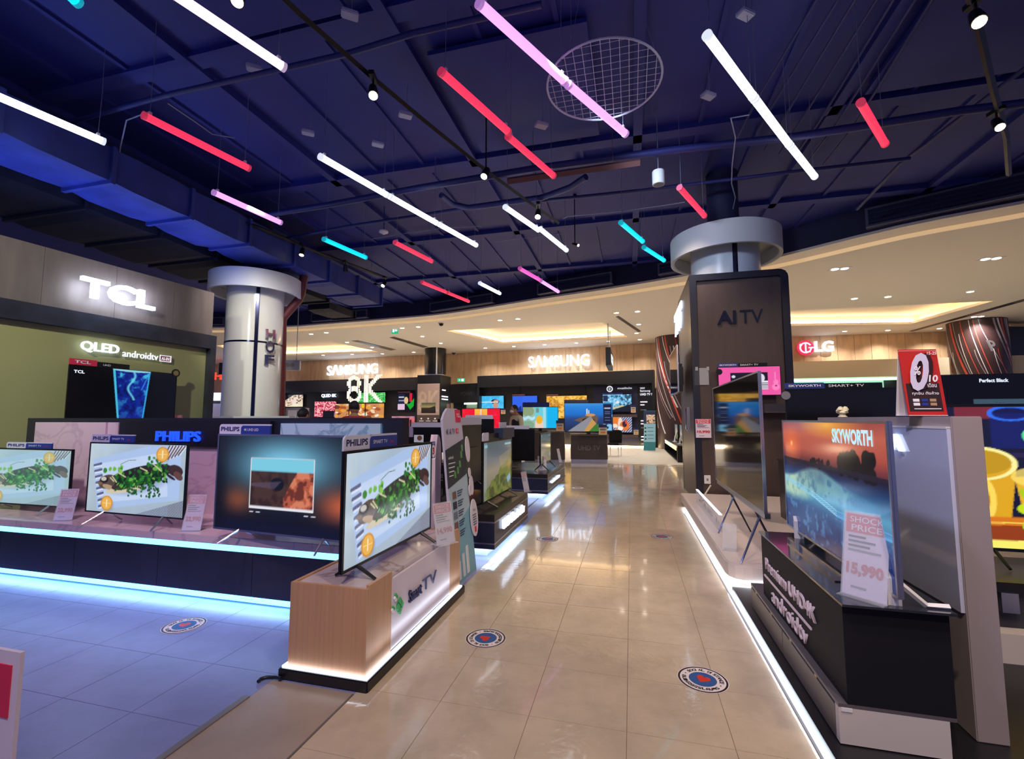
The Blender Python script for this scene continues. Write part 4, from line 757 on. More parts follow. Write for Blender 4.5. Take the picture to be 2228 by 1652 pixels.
# ------------------------------------------------------------------ oak console with the corner television
cs = thing('display_console', 'oak wood display console glowing at its black base beside the aisle', 'display stand', W(-1.88,2.21), RZ_A)
MB().box((0,0,0),(.545,1.43,.056)).build('plinth', BLACK, cs, bevel=.006)
CI = .034
lw = MB(); lw.box((CI-.02,CI-.02,.056),(.545-CI+.02,CI,.066)); lw.box((.545-CI,CI,.056),(.545-CI+.02,1.43-CI,.066)); lw.box((CI-.02,CI,.056),(CI,1.43-CI,.066)); lw.build('led_strip', LEDW, cs)
x0, x1, y0, y1 = CI, .545-CI, CI, 1.43-CI
b = MB(); b.box((x0,y0,.066),(x1,y0+.02,.50)); b.box((x0,y0+.02,.066),(x0+.02,y1,.50)); b.box((x0+.02,y1-.02,.066),(x1,y1,.50)); b.box((x1-.02,y0+.02,.066),(x1,y0+.26,.515)); b.box((x1-.02,y1-.22,.066),(x1,y1-.02,.515)); b.build('oak_case', OAK, cs)
MB().box((x0+.02,y0+.02,.47),(x1-.02,y1-.02,.492)).build('marble_top', marble('console_marble', (214,196,196), (170,150,155)), cs)
MB().box((x1-.018,y0+.26,.075),(x1+.002,y1-.22,.47)).build('white_front', mat('white_acrylic_panel', (224,214,228), .25), cs)
MB().box((x0+.02,y0+.02,.066),(x1-.03,y1-.02,.47)).build('core', BLACK, cs)
tx = bpy.data.objects.new('lettering_plane', None); bpy.data.objects.remove(tx)
LG_ = thing('console_lettering', 'dark blue and green raised lettering on the white console front', 'sign', W(-1.88+x1+.003, 2.21+y0+.26), RZ_R)
pl = -1.88+x1+.003; ya = onX(888,1290,pl); yb = onX(918,1290,pl); yc = onX(952,1290,pl); yo = 2.21+y0+.26
DB = mat('navy_raised_letter', (30,32,84), .4)
zb = onX(888,1313,pl)[1]; zt = onX(888,1286,pl)[1]
letters('Smart', ya[0]-yo, zb, yb[0]-ya[0]-.02, zt-zb, -.001, DB, LG_, .012, off=.0); letters('TV', yb[0]-yo, zb, (yc[0]-yb[0])*.86, (zt-zb), -.001, mat('thin_navy_letter', (70,84,130), .4), LG_, .008, off=-.012)
for (px_, py_, s_) in ((868,1318,.045),(859,1300,.022),(853,1326,.018)):
    q = onX(px_, py_, pl); c = (q[0]-yo, q[1])
    for k, (dx, dz) in enumerate(((0,1),(-1,0),(1,0),(0,-1))): MB().vprism([(c[0]+dx*s_*.5-s_*.42,c[1]+dz*s_*.6),(c[0]+dx*s_*.5,c[1]+dz*s_*.6-s_*.5),(c[0]+dx*s_*.5+s_*.42,c[1]+dz*s_*.6),(c[0]+dx*s_*.5,c[1]+dz*s_*.6+s_*.5)], -.012, -.001).build('diamond', mat('green_raised_mark', (50,170,96), .4) if k%2 == 0 or s_ > .04 else INKW, LG_)
tp = tv('corner television on the oak console with fish dish picture', G(741,1252,.56), G(936,1150,.56), .492, .56, 1.222, 'fish', .016, 'feet', group=None, header=hd_tab('PHILIPS','SMART TV',.52,.085,tail='Tube'))
wd = (G(936,1150,.56)-G(741,1252,.56)); wd.z = 0; wd = wd.length
MB().vprism(rrect(wd-.01, .60, wd+.075, .73, .01), .002, .008).build('side_flag', PBLUE, tp); obj_disc(wd+.032, .655, .05, .0, INKW, tp, 'flag_oval', rx=.032); text('3', wd+.012, .63, .035, .055, -.005, INKR, tp, off=.04); text('PHILIPS', wd+.0, .71, .065, .014, .001, INKW, tp)
card('price card reading 14,990 on the far end of the oak console', G(951,1188,.515)+Vector((0,0,0)), RZ_R-.5, .28, .16, '14,990')
lamp('AREA', W(-1.885+.58, 2.97, .12), .8, (.8,.88,1), 1.4, W(-1.3,2.97,.3), sy=.03, name='console_strip_light').rotation_euler[2] += 0
cb = pipe('black power cable running from the oak console base', [G(562,1483,.01),G(566,1478,.01),G(580,1474,.01),G(600,1474,.012),G(612,1476,.02)], .009, BLACK, 'power_cable', 'cable')
# ------------------------------------------------------------------ foreground price stand at the lower left edge
t = thing('price_stand', 'large blurred price stand at the bottom left picture corner', 'price stand', Vector((-1.54,1.36,0)), -.25)
MB().box((-.1,-.005,.18),(.22,.005,.77)).build('card', CARD, t); MB().box((-.09,-.008,.60),(.195,-.004,.735)).build('header_band', PRED, t); obj_disc(.12,.34,.07,-.006,mat('brown_red_dot', (170,70,60), .5),t,'round_print'); MB().box((.02,-.008,.44),(.19,-.005,.455)).build('print_line', INKB, t); MB().box((.02,-.008,.235),(.2,-.005,.25)).build('print_line', INKR, t)
MB().tube([(.05,.01,.01),(.05,.01,.3)], .01, 8).build('pole', CHROME, t); MB().lathe([(.14,0),(.14,.012),(.02,.02)], 20, c=(.05,.01)).build('base', CHROME, t)
# ------------------------------------------------------------------ standing advertising board behind the console
st = thing('advertising_board', 'tall grey and blue cut-out advertising board behind the oak console', 'advertising board', W(-1.42,3.66), RZ_R)
bw = .52
outl = [(0,0),(bw,0),(bw*.92,.5),(bw*.86,1.0),(bw*.80,1.40)]+[(bw*.80-.12+.12*cos(a),1.40+.1*sin(a)) for a in (0.3,.8,1.3,1.57)]+[(.10,1.50),(.03,1.46),(-.03,1.40)]
body = MB().vprism(outl, 0, .02).build('board', mat('board_grey_white', (196,192,212), .4), st)
MB().vprism([(0,0.02),(bw*.98,.02),(bw*.9,.6),(.0,.45)], -.003, 0).build('blue_print', mat('board_light_blue', (120,176,196), .4), st)
MB().vprism([(-.01,.45),(bw*.9,.6),(bw*.86,.9),(-.015,.84)], -.0025, 0).build('pale_print', mat('board_pale_blue', (176,200,214), .4), st)
MB().vprism([(-.018,.82),(bw*.86,.90),(bw*.82,1.22),(-.022,1.14)], -.005, 0).build('dark_print', mat('board_dark_slate', (44,54,62), .4), st)
MB().box((bw*.5,-.006,1.38),(bw*.74,-.001,1.49)).build('red_patch', PRED, st); text('TCL', bw*.54, 1.42, bw*.16, .035, -.008, INKW, st, off=.03)
text('4K AI TV', .02, 1.27, .2, .05, -.004, INKB, st, off=.0); MB().box((.25,-.005,1.275),(.31,-.002,1.32)).build('badge', PRED, st); text('AI', .26, 1.283, .03, .03, -.007, INKW, st)
text('android', .02, 1.06, .11, .025, -.008, INKW, st)
for k in range(4): MB().box((.02,-.007,1.02-k*.035),(.17-.02*k,-.004,1.028-k*.035)).build('print_line', INKW, st)
for k, (x, z) in enumerate(((.33,1.08),(.28,1.0),(.22,.95),(.15,.92),(.36,1.14))): MB().vprism([(x-.02,z-.03),(x+.02,z-.03),(x+.02,z+.03),(x-.02,z+.03)], -.008, -.005).build('green_icon', mat('green_print', (96,150,90), .5), st)
for k in range(5):
    z = .78-k*.085; MB().box((.06,-.007,z-.06),(.14,-.003,z)).build('photo_print', [mat('photo_brown', (120,86,80), .5), mat('photo_dark', (40,44,60), .5), mat('photo_grey', (110,120,140), .5)][k%3], st)
    for j in range(3): MB().box((.17,-.007,z-.01-j*.02),(.30-.02*j,-.003,z-.004-j*.02)).build('print_line', INKB, st)
for k in range(3): MB().box((.08+k*.1,-.007,.05),(.13+k*.1,-.003,.2+.04*k)).build('product_print', INKW, st)
for (x, z, rx, rz_) in ((bw*.92,1.12,.055,.12),(bw*.98,.78,.05,.09),(bw*1.0,.48,.095,.17),(bw*.93,.9,.03,.045),(bw*.88,.74,.025,.05)):
    obj_disc(x, z, rz_, -.012, mat('oval_white', (222,214,226), .4), st, 'oval_cutout', rx=rx, t=.008)
text('TCL', bw*.94, .54, .07, .02, -.022, INKB, st)
for k in range(5): MB().box((bw*.90+.002*k,-.023,.505-k*.022),(bw*1.08,-.02,.511-k*.022)).build('print_line', INKB, st)
MB().box((bw*.96,-.024,.35),(bw*1.04,-.02,.4)).build('cup_print', PRED, st)
MB().vprism([(.08,0),(.3,0),(.2,1.1)], .02, .03).build('strut', INKW, st)
t = thing('back_board', 'rounded pale pink board standing behind the grey advertising board', 'board', W(-1.66,3.75), RZ_R+.25); MB().vprism([(0,0),(.32,0),(.32,1.12)]+[(.32-.2+.2*cos(a),1.12+.14*sin(a)) for a in (.4,.8,1.2,1.57)]+[(.06,1.18),(0,1.05)], 0, .06).build('panel', mat('pale_pink_board', (226,206,216), .4), t)
st.rotation_euler = (-.09, 0, RZ_R)
# ------------------------------------------------------------------ dark stone counters along the left of the aisle
def counter(label, x0, x1, y0, y1, s, pa, pb, py, z0=.1, z1=.44):
    t = thing('display_counter', label, 'display counter', W(x0,y0), RZ_A); w_ = x1-x0; d = y1-y0
    ST = mat('dark_blue_stone', (38,42,66), .2, noise=.3, nscale=3)
    MB().box((0,0,z0+.26*(z1-z0)/.34),(w_,d,z1-.085)).build('body', ST, t); MB().box((0,0,z1-.07),(w_,d,z1)).build('top_slab', mat('dark_top', (36,32,36), .25), t); MB().box((.0,.0,z0),(w_,d,z0+.045)).build('bottom_slab', ST, t)
    MB().box((0,0,z0+.06),(w_,d,z0+.27*(z1-z0)/.34)).build('body_panel', ST, t)
    for z in (z0+.045, z1-.085): MB().box((-.003,-.003,z),(w_+.003,d+.003,z+.015)).build('metal_line', SILV, t)
    MB().box((.12,.12,0),(w_-.12,d-.12,z0)).build('recessed_base', WHITEP, t)
    l = MB(); l.box((.08,.08,z0-.02),(w_-.08,.1,z0-.003)); l.box((w_-.1,.1,z0-.02),(w_-.08,d-.08,z0-.003)); l.build('led_strip', LEDW, t)
    lamp('AREA', W(x1-.03,(y0+y1)/2,z0-.01), 3, (.40,.68,1), d, W(x1+.1,(y0+y1)/2,-.2), sy=.05, name='counter_strip_light').rotation_euler = (0,0,RZ_R)
    lamp('AREA', W((x0+x1)/2,y0+.03,z0-.01), 2, (.45,.72,1), w_, W((x0+x1)/2,y0-.2,-.2), sy=.05, name='counter_strip_light').rotation_euler = (0,0,RZ_A)
    g = thing('lit_sign', 'white glowing lettering on the side of the '+s[1], 'sign', W(x1+.004,0), RZ_R)
    a = onX(pa, py[0], x1+.004); b = onX(pb, py[0], x1+.004); zt = onX(pa, py[0], x1+.004)[1]; zb = onX(pa, py[1], x1+.004)[1]
    letters(s[0], a[0], zb, b[0]-a[0], zt-zb, 0, LETW, g, .02, off=.015)
    return t
counter('nearer dark blue stone counter with white glow under it, left of aisle', -2.75, -1.35, 4.52, 6.05, ('UHD4Kandroidtv','nearer dark stone counter'), 1092, 1139, (1131,1153))
counter('farther dark blue stone counter near the back of the left row', -3.3, -1.43, 8.0, 10.06, ('androidtv','farther dark stone counter'), 1199, 1217, (1045,1052))
def hd_mix(t, w_, z1):
    MB().vprism(rrect(0, z1, .2, z1+.09, .03, '0001'), 0, .012).build('name_tab', PAPER, t); MB().box((.1,.004,z1),(.62,.014,z1+.075)).build('strip', BLK2, t)
    MB().box((.6,-.05,z1+.01),(w_-.05,.06,z1+.13)).build('soundbar_box', mat('blue_black_box', (44,54,86), .4), t); MB().box((.62,.0,z1+.13),(.92,.006,z1+.2)).build('paper_card', PAPER, t)
tv('television with green hillside picture on the nearer dark counter', G(1050,1098,.5), G(1113,1063,.5), .44, .5, 1.16, 'hill', .02, 'feet', header=hd_mix, group=None, st=.6)
tv('black television back seen above the nearer dark counter', W(-2.15,6.45), W(-2.15,5.1), .44, .52, 1.32, None, .012, 'feet', back=True, header=hd_plain(.1,0,1))
card('slim price card leaning at the far end of the nearer dark counter', G(1141,1072,.44), RZ_R-.3, .26, .13, '')
tv('dark reflective television edge on the farther dark counter', W(-1.62,8.35), W(-1.62,9.45), .44, .56, 1.13, 'hill', .015, 'feet', st=.25)
tv('wide black television back on the farther dark counter', W(-1.85,8.95), W(-3.0,8.95), .44, .58, 1.2, None, .012, 'stand', back=True, header=hd_plain(.07,.1,.62))
card('folded price card standing on the farther counter corner', G(1172,1024,.44), RZ_A+.5, .26, .16, '')
card('white price card at the aisle edge of the farther counter', G(1217,1007,.44), RZ_R-.3, .3, .12, '')
# stands and televisions further back on the left
def stand(label, P, w_, d, h, rz=RZ_A, m=None, name='display_box', txt=None, g=None):
    t = thing(name, label, 'display stand', P, rz, g); mm = m or mat('bronze_brown_laminate', (70,60,58), .35); MB().box((0,0,.13),(w_,d,h)).build('body', mm, t); MB().box((.01,.01,0),(w_-.01,d-.01,.12)).build('steel_base', SILV, t); MB().box((-.01,-.01,h),(w_+.01,d+.01,h+.02)).build('top', mm, t)
    e = MB(); e.box((-.006,-.006,.13),(.01,.0,h)); e.box((w_-.01,-.006,.13),(w_+.006,0,h)); e.box((-.006,-.006,h-.015),(w_+.006,0,h)); e.build('edge_trim', mat('champagne_trim', (190,166,130), .3, metal=.8), t)
    if txt: text(txt, w_*.2, h*.45, w_*.6, h*.17, -.003, mat('muted_grey_letter', (120,112,112), .5), t, .01, off=.01)
    return t
P = G(1242,1008,0); stand('brown display box with grey lettering at the end of the aisle', P, 1.16, .8, .9, rz=-.12, txt='UHD TV')
d = 14.6; a = Y(1228,938,d); b = Y(1334,939,d-.15)
tv('large television with coast road and blue sea picture on the brown box', a, b, .92, 1.0, Y(1228,877,d).z, 'coast', .015, 'stand', thick=.06, header=hd_plain(.1,0,.5,mat('blue_grey_strip', (84,92,124), .4)))
a = Y(1137,931,d+.2); b = Y(1215,932,d); stand('brown display box under the turquoise picture television', Vector((a.x+.05,a.y-.1,0)), 1.28, .6, 1.0, rz=-.1)
tv('television with turquoise water and orange fruit picture', a, b, 1.02, 1.1, Y(1137,885,d).z, 'egg', .015, 'stand', header=hd_plain(.14,.0,.75,PBLUE))
a = Y(1004,952,12.8); b = Y(1089,955,12.5); tv('television with red and yellow picture at left of the vested man', a, b, .7, .83, Y(1004,889,12.8).z, 'redyel', .015, 'feet')
stand('dark display stand under the red picture television', Vector((a.x,a.y-.1,0)), 1.1, .5, .7, rz=-.15, m=BLACK)
a = Y(1075,970,8.2); b = Y(952,968,8.4); tv('black television back in front of the red picture television', a, b, .6, .8, Y(1075,912,8.2).z, None, .012, 'stand', back=True, header=hd_plain(.07,.02,.5))
stand('black stand carrying the television back left of the hillside television', Vector((b.x,b.y-.15,0)), 1.1, .5, .6, rz=.0, m=BLACK)
a = Y(961,1000,6.9); b = Y(842,998,7.1); tv('black television back right of the left island frame', a, b, .5, .66, Y(961,930,6.9).z, None, .012, 'stand', back=True, header=hd_plain(.07,.0,.55))
stand('low black stand between the left island and the aisle counters', Vector((b.x,b.y-.15,0)), .95, .5, .5, rz=0, m=BLACK)
a = Y(851,928,12.6); b = Y(903,927,12.4); tv('small television with red dusk picture beside the tall poster column', a, b, .9, 1.15, Y(851,905,12.6).z, 'dusk', .012, 'stand'); stand('black stand under the red dusk television', Vector((a.x-.1,a.y-.2,0)), .95, .5, .9, rz=-.1, m=BLACK)
P = Y(870,1000,6.2); t = thing('header_card', 'purple rounded card beside the left island frame end', 'card', (P.x,6.2,0), 0); MB().vprism(rrect(0,1.16,.17,1.30,.04,'0010'), 0, .01).build('card', mat('lavender_card', (150,138,176), .5), t); MB().tube([(.04,.015,0),(.04,.015,1.2)], .008, 6).build('pole', BLK2, t); MB().lathe([(.1,0),(.1,.01)], 16, c=(.04,.015)).build('base', BLK2, t)
P = Y(900,1000,5.4); t = thing('picture_card', 'small white card with brown round picture above the corner television', 'card', (P.x,5.4,0), 0); MB().box((0,0,1.13),(.11,.006,1.215)).build('card', mat('pale_blue_card', (200,220,232), .5), t); obj_disc(.065,1.18,.028,0,mat('brown_print', (110,70,50), .5),t,'round_print'); MB().tube([(.04,.012,0),(.04,.012,1.15)], .006, 6).build('pole', BLK2, t); MB().lathe([(.09,0),(.09,.01)], 16, c=(.04,.012)).build('base', BLK2, t)
P = Y(973,1000,9.4); 
# ------------------------------------------------------------------ brown tower with column, right of the aisle
TX, TY, TWD, TDP = 1.02, 8.3, 1.53, 1.9; THT = onY(1495,600,8.3)[1]
tow = thing('display_tower', 'tall dark brown tower with mirror letters and pink television, right of aisle', 'display tower', W(TX,TY), RZ_A)
FRB = mat('dark_blue_frame', (26,27,44), .35); GSD = wood('side_grey_wood', (96,86,88), .1, .4, 6)
MB().box((.03,.06,0),(TWD-.03,TDP,THT-.06)).build('core', GSD, tow)
fr = MB(); o_ = rrect(0,0,TWD,THT,.14,'0010'); fr.vprism([(0,0),(.11,0),(.11,THT-.11),(0,THT)], -.02, .1); fr.vprism([(TWD-.11,0),(TWD,0),(TWD,THT-.14)]+[(TWD-.14+.14*cos(a),THT-.14+.14*sin(a)) for a in (.4,.8,1.2,1.57)]+[(TWD-.14,THT-.11),(TWD-.11,THT-.14)], -.02, .1); fr.vprism([(0,THT),(.11,THT-.11),(TWD-.14,THT-.11),(TWD-.14,THT)], -.02, .1)
fr.build('front_frame', FRB, tow); MB().box((.11,.02,0),(TWD-.11,.06,THT-.11)).build('wood_face', TOWW, tow)
MB().box((0,.1,0),(.03,TDP,THT-.06)).build('side_face', GSD, tow); MB().box((-.004,TDP-.12,0),(.03,TDP+.01,THT-.05)).build('rear_post', FRB, tow); MB().box((0,.1,THT-.06),(TWD,TDP,THT)).build('top_cap', FRB, tow)
MIR = mat('dark_mirror', (14,14,18), .05, coat=1)
a = onY(1561,706,TY); b = onY(1601,675,TY); c = onY(1611,704,TY); d_ = onY(1660,672,TY)
letters('AI', a[0]-TX, a[1], b[0]-a[0], b[1]-a[1], .018, MIR, tow, .02, off=.025); letters('TV', c[0]-TX, c[1], d_[0]-c[0], d_[1]-c[1], .018, MIR, tow, .012, off=.0)
column('white round column with floating ring rising from the brown tower', W(TX+.76,TY+.95).x, W(TX+.76,TY+.95).y, .6, 4.9, .965, 4.40, 4.83, mat('blue_white_panel', (200,206,216), .3, coat=.3), jz=(), angs=(-1.72,))
sg = thing('lit_sign', 'white glowing two-line lettering on the narrow side of the brown tower', 'sign', W(TX-.01,0), RZ_L)
for s_, p0, p1, yt, yb in (('SKYWORTH',1469.5,1485,(688,664),(703,679)),('AI TV',1471.5,1485,(704,692),(734,719))):
    q0 = onX(p0, yb[0], TX-.01); q1 = onX(p1, yb[1], TX-.01); zt = onX(p0, yt[0], TX-.01)[1]
    letters(s_, -q0[0], q0[1], q0[0]-q1[0], zt-q0[1], 0, LETW, sg, .03, off=.02)
q0 = onX(1457,800,.80); q1 = onX(1481,800,.80)
tv('silver edged television mounted on the narrow side of the brown tower', W(.80,min(q0[0],10.0)), W(.80,8.45), 1.85, 1.87, 2.70, None, .012, 'wall', thick=.1, frame=SILV)
t = thing('door_pull', 'slim chrome pull handle on the narrow side of the brown tower', 'handle', W(TX-.03, 8.75), RZ_L); MB().tube([(0,-.02,1.2),(0,-.05,1.22),(0,-.05,1.58),(0,-.02,1.6)], .014, 8).build('bar', CHROME, t, smooth=True); MB().box((-.02,-.02,1.19),(.02,.02,1.61)).build('plate', SILV, t)
a = onY(1563,862,TY-.12); b = onY(1697,796,TY-.12)
def hd_sky(f=.62, h=.055):
    def g(t, w_, z1):
        MB().vprism(rrect(0, z1, w_*f*.42, z1+h*1.15, h*.3, '0011'), 0, .012).build('name_tab', PBLUE, t); MB().box((w_*f*.42,.003,z1),(w_*f,.012,z1+h)).build('strip', BLK2, t)
        text('SKYWORTH', w_*f*.04, z1+h*.35, w_*f*.34, h*.45, -.002, INKW, t, off=.03); text('SMART+ TV', w_*f*.46, z1+h*.25, w_*f*.36, h*.5, .001, INKW, t, off=.01)
    return g
pw = b[0]-a[0]
pt = tv('television with bright pink guitar picture mounted on the brown tower', W(a[0],TY-.14), W(b[0],TY-.14), a[1]-.1, a[1], b[1], 'pink', .01, 'wall', thick=.06, header=hd_sky(.8))
obj_disc(.02, b[1]-a[1]+.02, .05, -.012, BLK2, pt, 'round_sticker'); 
x_, z_ = onY(1523,952,TY); a = onY(1511,953,TY); b = onY(1543,912,TY)
card('price card reading 10,990 stuck on the brown tower face', W(a[0]+.02,TY-.03,a[1]), RZ_A, b[1]-a[1], b[0]-a[0], '10,990', flat=True)
a = onY(1511,838,TY); b = onY(1541,801,TY); t = thing('plastic_pocket', 'clear plastic pocket taped on the brown tower face', 'plastic pocket', W(a[0],TY-.02,a[1]), RZ_A); MB().box((0,0,0),(b[0]-a[0],.004,b[1]-a[1])).build('pocket', ACR, t)
for x in (.02, b[0]-a[0]-.03): MB().box((x,-.003,b[1]-a[1]-.04),(x+.04,0,b[1]-a[1]+.02)).build('tape', mat('shiny_tape', (200,200,205), .2, alpha=.6), t)
t = thing('wall_shelf', 'dark grey floating shelf under the pink picture television', 'shelf', W(TX+1.02,TY-.25), RZ_A); MB().box((0,0,1.50),(.46,.24,1.64)).build('shelf_body', mat('grey_shelf', (52,50,62), .4), t); MB().box((.02,-.005,1.50),(.44,0,1.51)).build('edge', SILV, t)
t = thing('socket', 'white wall socket low on the brown tower face', 'socket', W(TX+.13,TY-.01,.33), RZ_A); MB().box((0,0,0),(.1,.02,.14)).build('plate', WHITEP, t, bevel=.004); MB().box((.035,-.004,.05),(.065,0,.09)).build('outlet', INKG, t)
# ------------------------------------------------------------------ white platform with the big tilted-away television
pf = thing('display_platform', 'low white rounded platform with white under-glow, right of aisle', 'platform', W(0,0), RZ_A)
def rp(x0, y0, x1, y1, r): return [(x0+r-r*cos(a), y0+r-r*sin(a)) for a in (0,.4,.8,1.2,1.57)]+[(x1,y0),(x1,y1),(x0,y1)]
MB().prism(rp(.765,4.3,2.9,8.2,.18), .055, .18).build('slab', mat('platform_white', (206,192,188), .4), pf, bevel=.008)
MB().prism(rp(.83,4.38,2.85,8.15,.16), 0, .05).build('recessed_base', WHITEP, pf); l = MB(); P = [(.81,7.9),(.81,4.45)]+[(.81+.17-.17*cos(a), 4.28+.17-.17*sin(a)) for a in (.3,.7,1.1,1.5)]+[(2.6,4.28)]
l.tube([(x,y,.045) for x, y in P], .012, 6); l.build('led_strip', LEDW, pf)
lamp('AREA', W(.78,6.1,.05), 6, (.75,.85,1), 3.6, W(.7,6.1,-.1), sy=.04, name='platform_strip_light').rotation_euler = (0,0,RZ_L)
lamp('AREA', W(1.4,4.28,.05), 4, (.8,.88,1), 1.3, W(1.4,4.0,-.1), sy=.05, name='platform_strip_light').rotation_euler = (0,0,RZ_A)
tv('big silver framed dark television on chrome legs over the white platform', W(.966,6.0), W(.966,3.92), .18, .68, vp(1638,812,W(.966,6.0),W(.966,3.92)).z, None, .012, 'none', frame=SILV, thick=.05)
LGm = mat('polished_leg_metal', (170,172,180), .18, metal=1); lt = thing('television_stand', 'pair of bent chrome legs under the big dark television', 'stand', W(0,0), RZ_A)
for y in (4.45, 5.5):
    MB().tube([(1.0,y,.66),(1.05,y,.56),(.87,y-.1,.19)], [.011,.011,.009], 6).build('leg', LGm, lt, smooth=True); MB().tube([(1.0,y,.66),(1.06,y,.52),(1.22,y+.05,.19)], [.011,.011,.009], 6).build('leg', BLK2, lt, smooth=True)
MB().box((.97,3.95,.64),(1.01,5.98,.68)).build('crossbar', SILV, lt)
ga = onX(1515,1088,.90); gb = onX(1566,1148,.90)
g = thing('acrylic_sign', 'clear acrylic block sign with glowing edge on the white platform', 'sign', W(.90,0), RZ_L); y0, y1 = onX(1515,1095,.90)[0], onX(1566,1165,.90)[0]
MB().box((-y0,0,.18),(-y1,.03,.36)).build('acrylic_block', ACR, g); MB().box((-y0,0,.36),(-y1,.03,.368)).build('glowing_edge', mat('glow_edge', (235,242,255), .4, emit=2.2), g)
text('PREMIUM UHD TV', -y0+.1, .25, (y0-y1)-.2, .07, -.002, INKW, g, off=.02)
t = thing('card_holder', 'empty bent clear acrylic card holder on the white platform', 'card holder', G(1572,1198,.18), -.5); MB().box((0,0,0),(.12,.1,.004)).build('foot', ACR, t); o = MB().box((0,0,0),(.12,.004,.26)).build('back_plate', ACR, t); o.rotation_euler = (-.5,0,0)
t = thing('remote_bar', 'slim pale bar leaning beside the tower foot', 'bar', G(1526,1090,.18), -.2); MB().tube([(0,0,.01),(.16,.1,.22)], .014, 4).build('bar', mat('beige_metal', (180,168,160), .3, metal=.5), t); MB().box((-.03,-.02,0),(.03,.03,.012)).build('foot', BLK2, t)
# ------------------------------------------------------------------ black counter at right with the sunset television
ct = thing('display_counter', 'black angular counter with raised pink-white lettering at lower right', 'display counter', W(0,0), RZ_A)
bpf = thing('display_platform', 'low black platform edge under the black counter and grey partition', 'platform', W(0,0), RZ_A); MB().prism([(.765,1.5),(1.5,.7),(2.6,.7),(2.6,4.2),(.765,4.2)], 0, .04).build('slab', BLACK, bpf)
MB().box((.752,1.5,.0),(.764,4.2,.012)).build('led_strip', LEDW, bpf); MB().prism([(.75,1.5),(.764,1.5),(1.5,.69),(1.485,.69)], 0, .018).build('led_strip', LEDW, bpf)
lamp('AREA', W(.745,2.7,.03), 1.3, (.75,.85,1), 2.9, W(.6,2.7,0), sy=.03, name='counter_strip_light').rotation_euler = (0,0,RZ_L)
GB = mat('grey_brown_laminate', (104,94,92), .35)
MB().box((.845,2.37,.04),(1.22,3.8,.19)).build('drawer_case', BLACK, ct); MB().box((.82,2.33,.19),(1.235,3.81,.205)).build('case_top', mat('grey_edge_top', (92,86,90), .35), ct)
for y0, y1 in ((2.37,3.08),(3.09,3.8)):
    d_ = MB().box((.82,y0,.045),(.845,y1,.178)).build('drawer', GB, ct)
    for yy in (y0+.2, y1-.15): MB().box((.821,yy,.1785),(.837,yy+.03,.189)).build('catch', mat('brass', (190,160,110), .3, metal=1), d_)
MB().box((.82,2.33,.045),(1.21,2.365,.19)).build('white_end_panel', mat('warm_white_panel', (204,194,190), .5), ct); MB().box((.83,2.327,.175),(.87,2.33,.19)).build('tape_mark', WHITEP, ct)
MB().box((.855,2.33,.205),(1.235,3.60,.61)).build('body', mat('counter_black', (26,25,32), .6, spec=.2), ct); MB().box((.845,2.30,.61),(1.25,3.62,.62)).build('glass_top', mat('black_glass', (26,30,40), .12, coat=.4), ct)
MB().box((.93,2.6,.62),(1.22,3.3,.626)).build('inner_glass', mat('black_glass', (26,30,40)), ct)
lg = thing('counter_lettering', 'raised two-line pinkish white lettering on the black counter side', 'sign', W(.853,0), RZ_L); LP = mat('pinkish_white_letter', (226,206,212), .4)
for s_, pa, pb, ya, yb_ in (('Premium UHD4K',1668.5,1774,(1214,1238),None),('androidtv',1682,1754,(1279,1308),None)):
    q0 = onX(pa, ya[1], .853); q1 = onX(pb, 1300, .853); zt = onX(pa, ya[0], .853)[1]
    letters(s_, -q0[0], q0[1], q0[0]-q1[0], zt-q0[1], 0, LP, lg, .010, off=-.002)
q0 = onX(1671,1251,.870); q1 = onX(1775,1362,.870); MB().box((-q0[0],-.008,q0[1]-.006),(-q1[0],0,q0[1]+.004)).build('underline', LP, lg)
pa_ = G(1714,1143,.66); pb_ = G(1958,1306,.66)
tq = tv('silver framed television with red sunset over blue ice picture at right', pa_, pb_, .62, .66, 1.392, 'ice', .012, 'none', frame=SILV, thick=.035)
L0 = base2(pa_, pb_)[1]; text('SKYWORTH', L0*.60, .655, L0*.31, .075, -.005, mat('pale_cyan_letter', (170,220,225), .5, emit=.8), tq, off=.04)
for x in (.2, L0-.06):
    l = MB(); l.vprism([(x-.012,0),(x+.012,0),(x+.012,.11),(x-.012,.14)], -.02, .03); l.tube([(x,.03,.09),(x,.12,.008),(x,.2,.008)], .012, 4); l.build('leg', WHITEP, tq)
card('price card reading 15,990 in a clear holder before the sunset television', G(1832,1290,.62), RZ_L+.75, .36, .17, '15,990')
# ------------------------------------------------------------------ tall white partition behind the sunset television
pp = thing('partition', 'tall light grey partition wall behind the sunset television', 'partition', W(0,0), RZ_A); PG = mat('warm_grey_white', (156,144,146), .45)
MB().box((1.385,2.49,.04),(1.50,4.02,1.412)).build('panel', PG, pp, bevel=.004); MB().box((1.37,2.50,.56),(1.386,3.9,1.36)).build('gloss_inset', mat('gloss_blue_white', (196,200,226), .12, coat=.6), pp); MB().box((1.368,2.50,1.355),(1.386,3.9,1.365)).build('inset_edge', WHITEP, pp)
ls = thing('lit_sign', 'single white glowing letter on the partition beside the sunset television', 'sign', W(1.366,0), RZ_L); q0 = onX(1938,979,1.366); q1 = onX(1968,979,1.366); letters('A', -q0[0], q0[1], q0[0]-q1[0], onX(1938,944,1.366)[1]-q0[1], 0, LETW, ls, .015, off=.02)
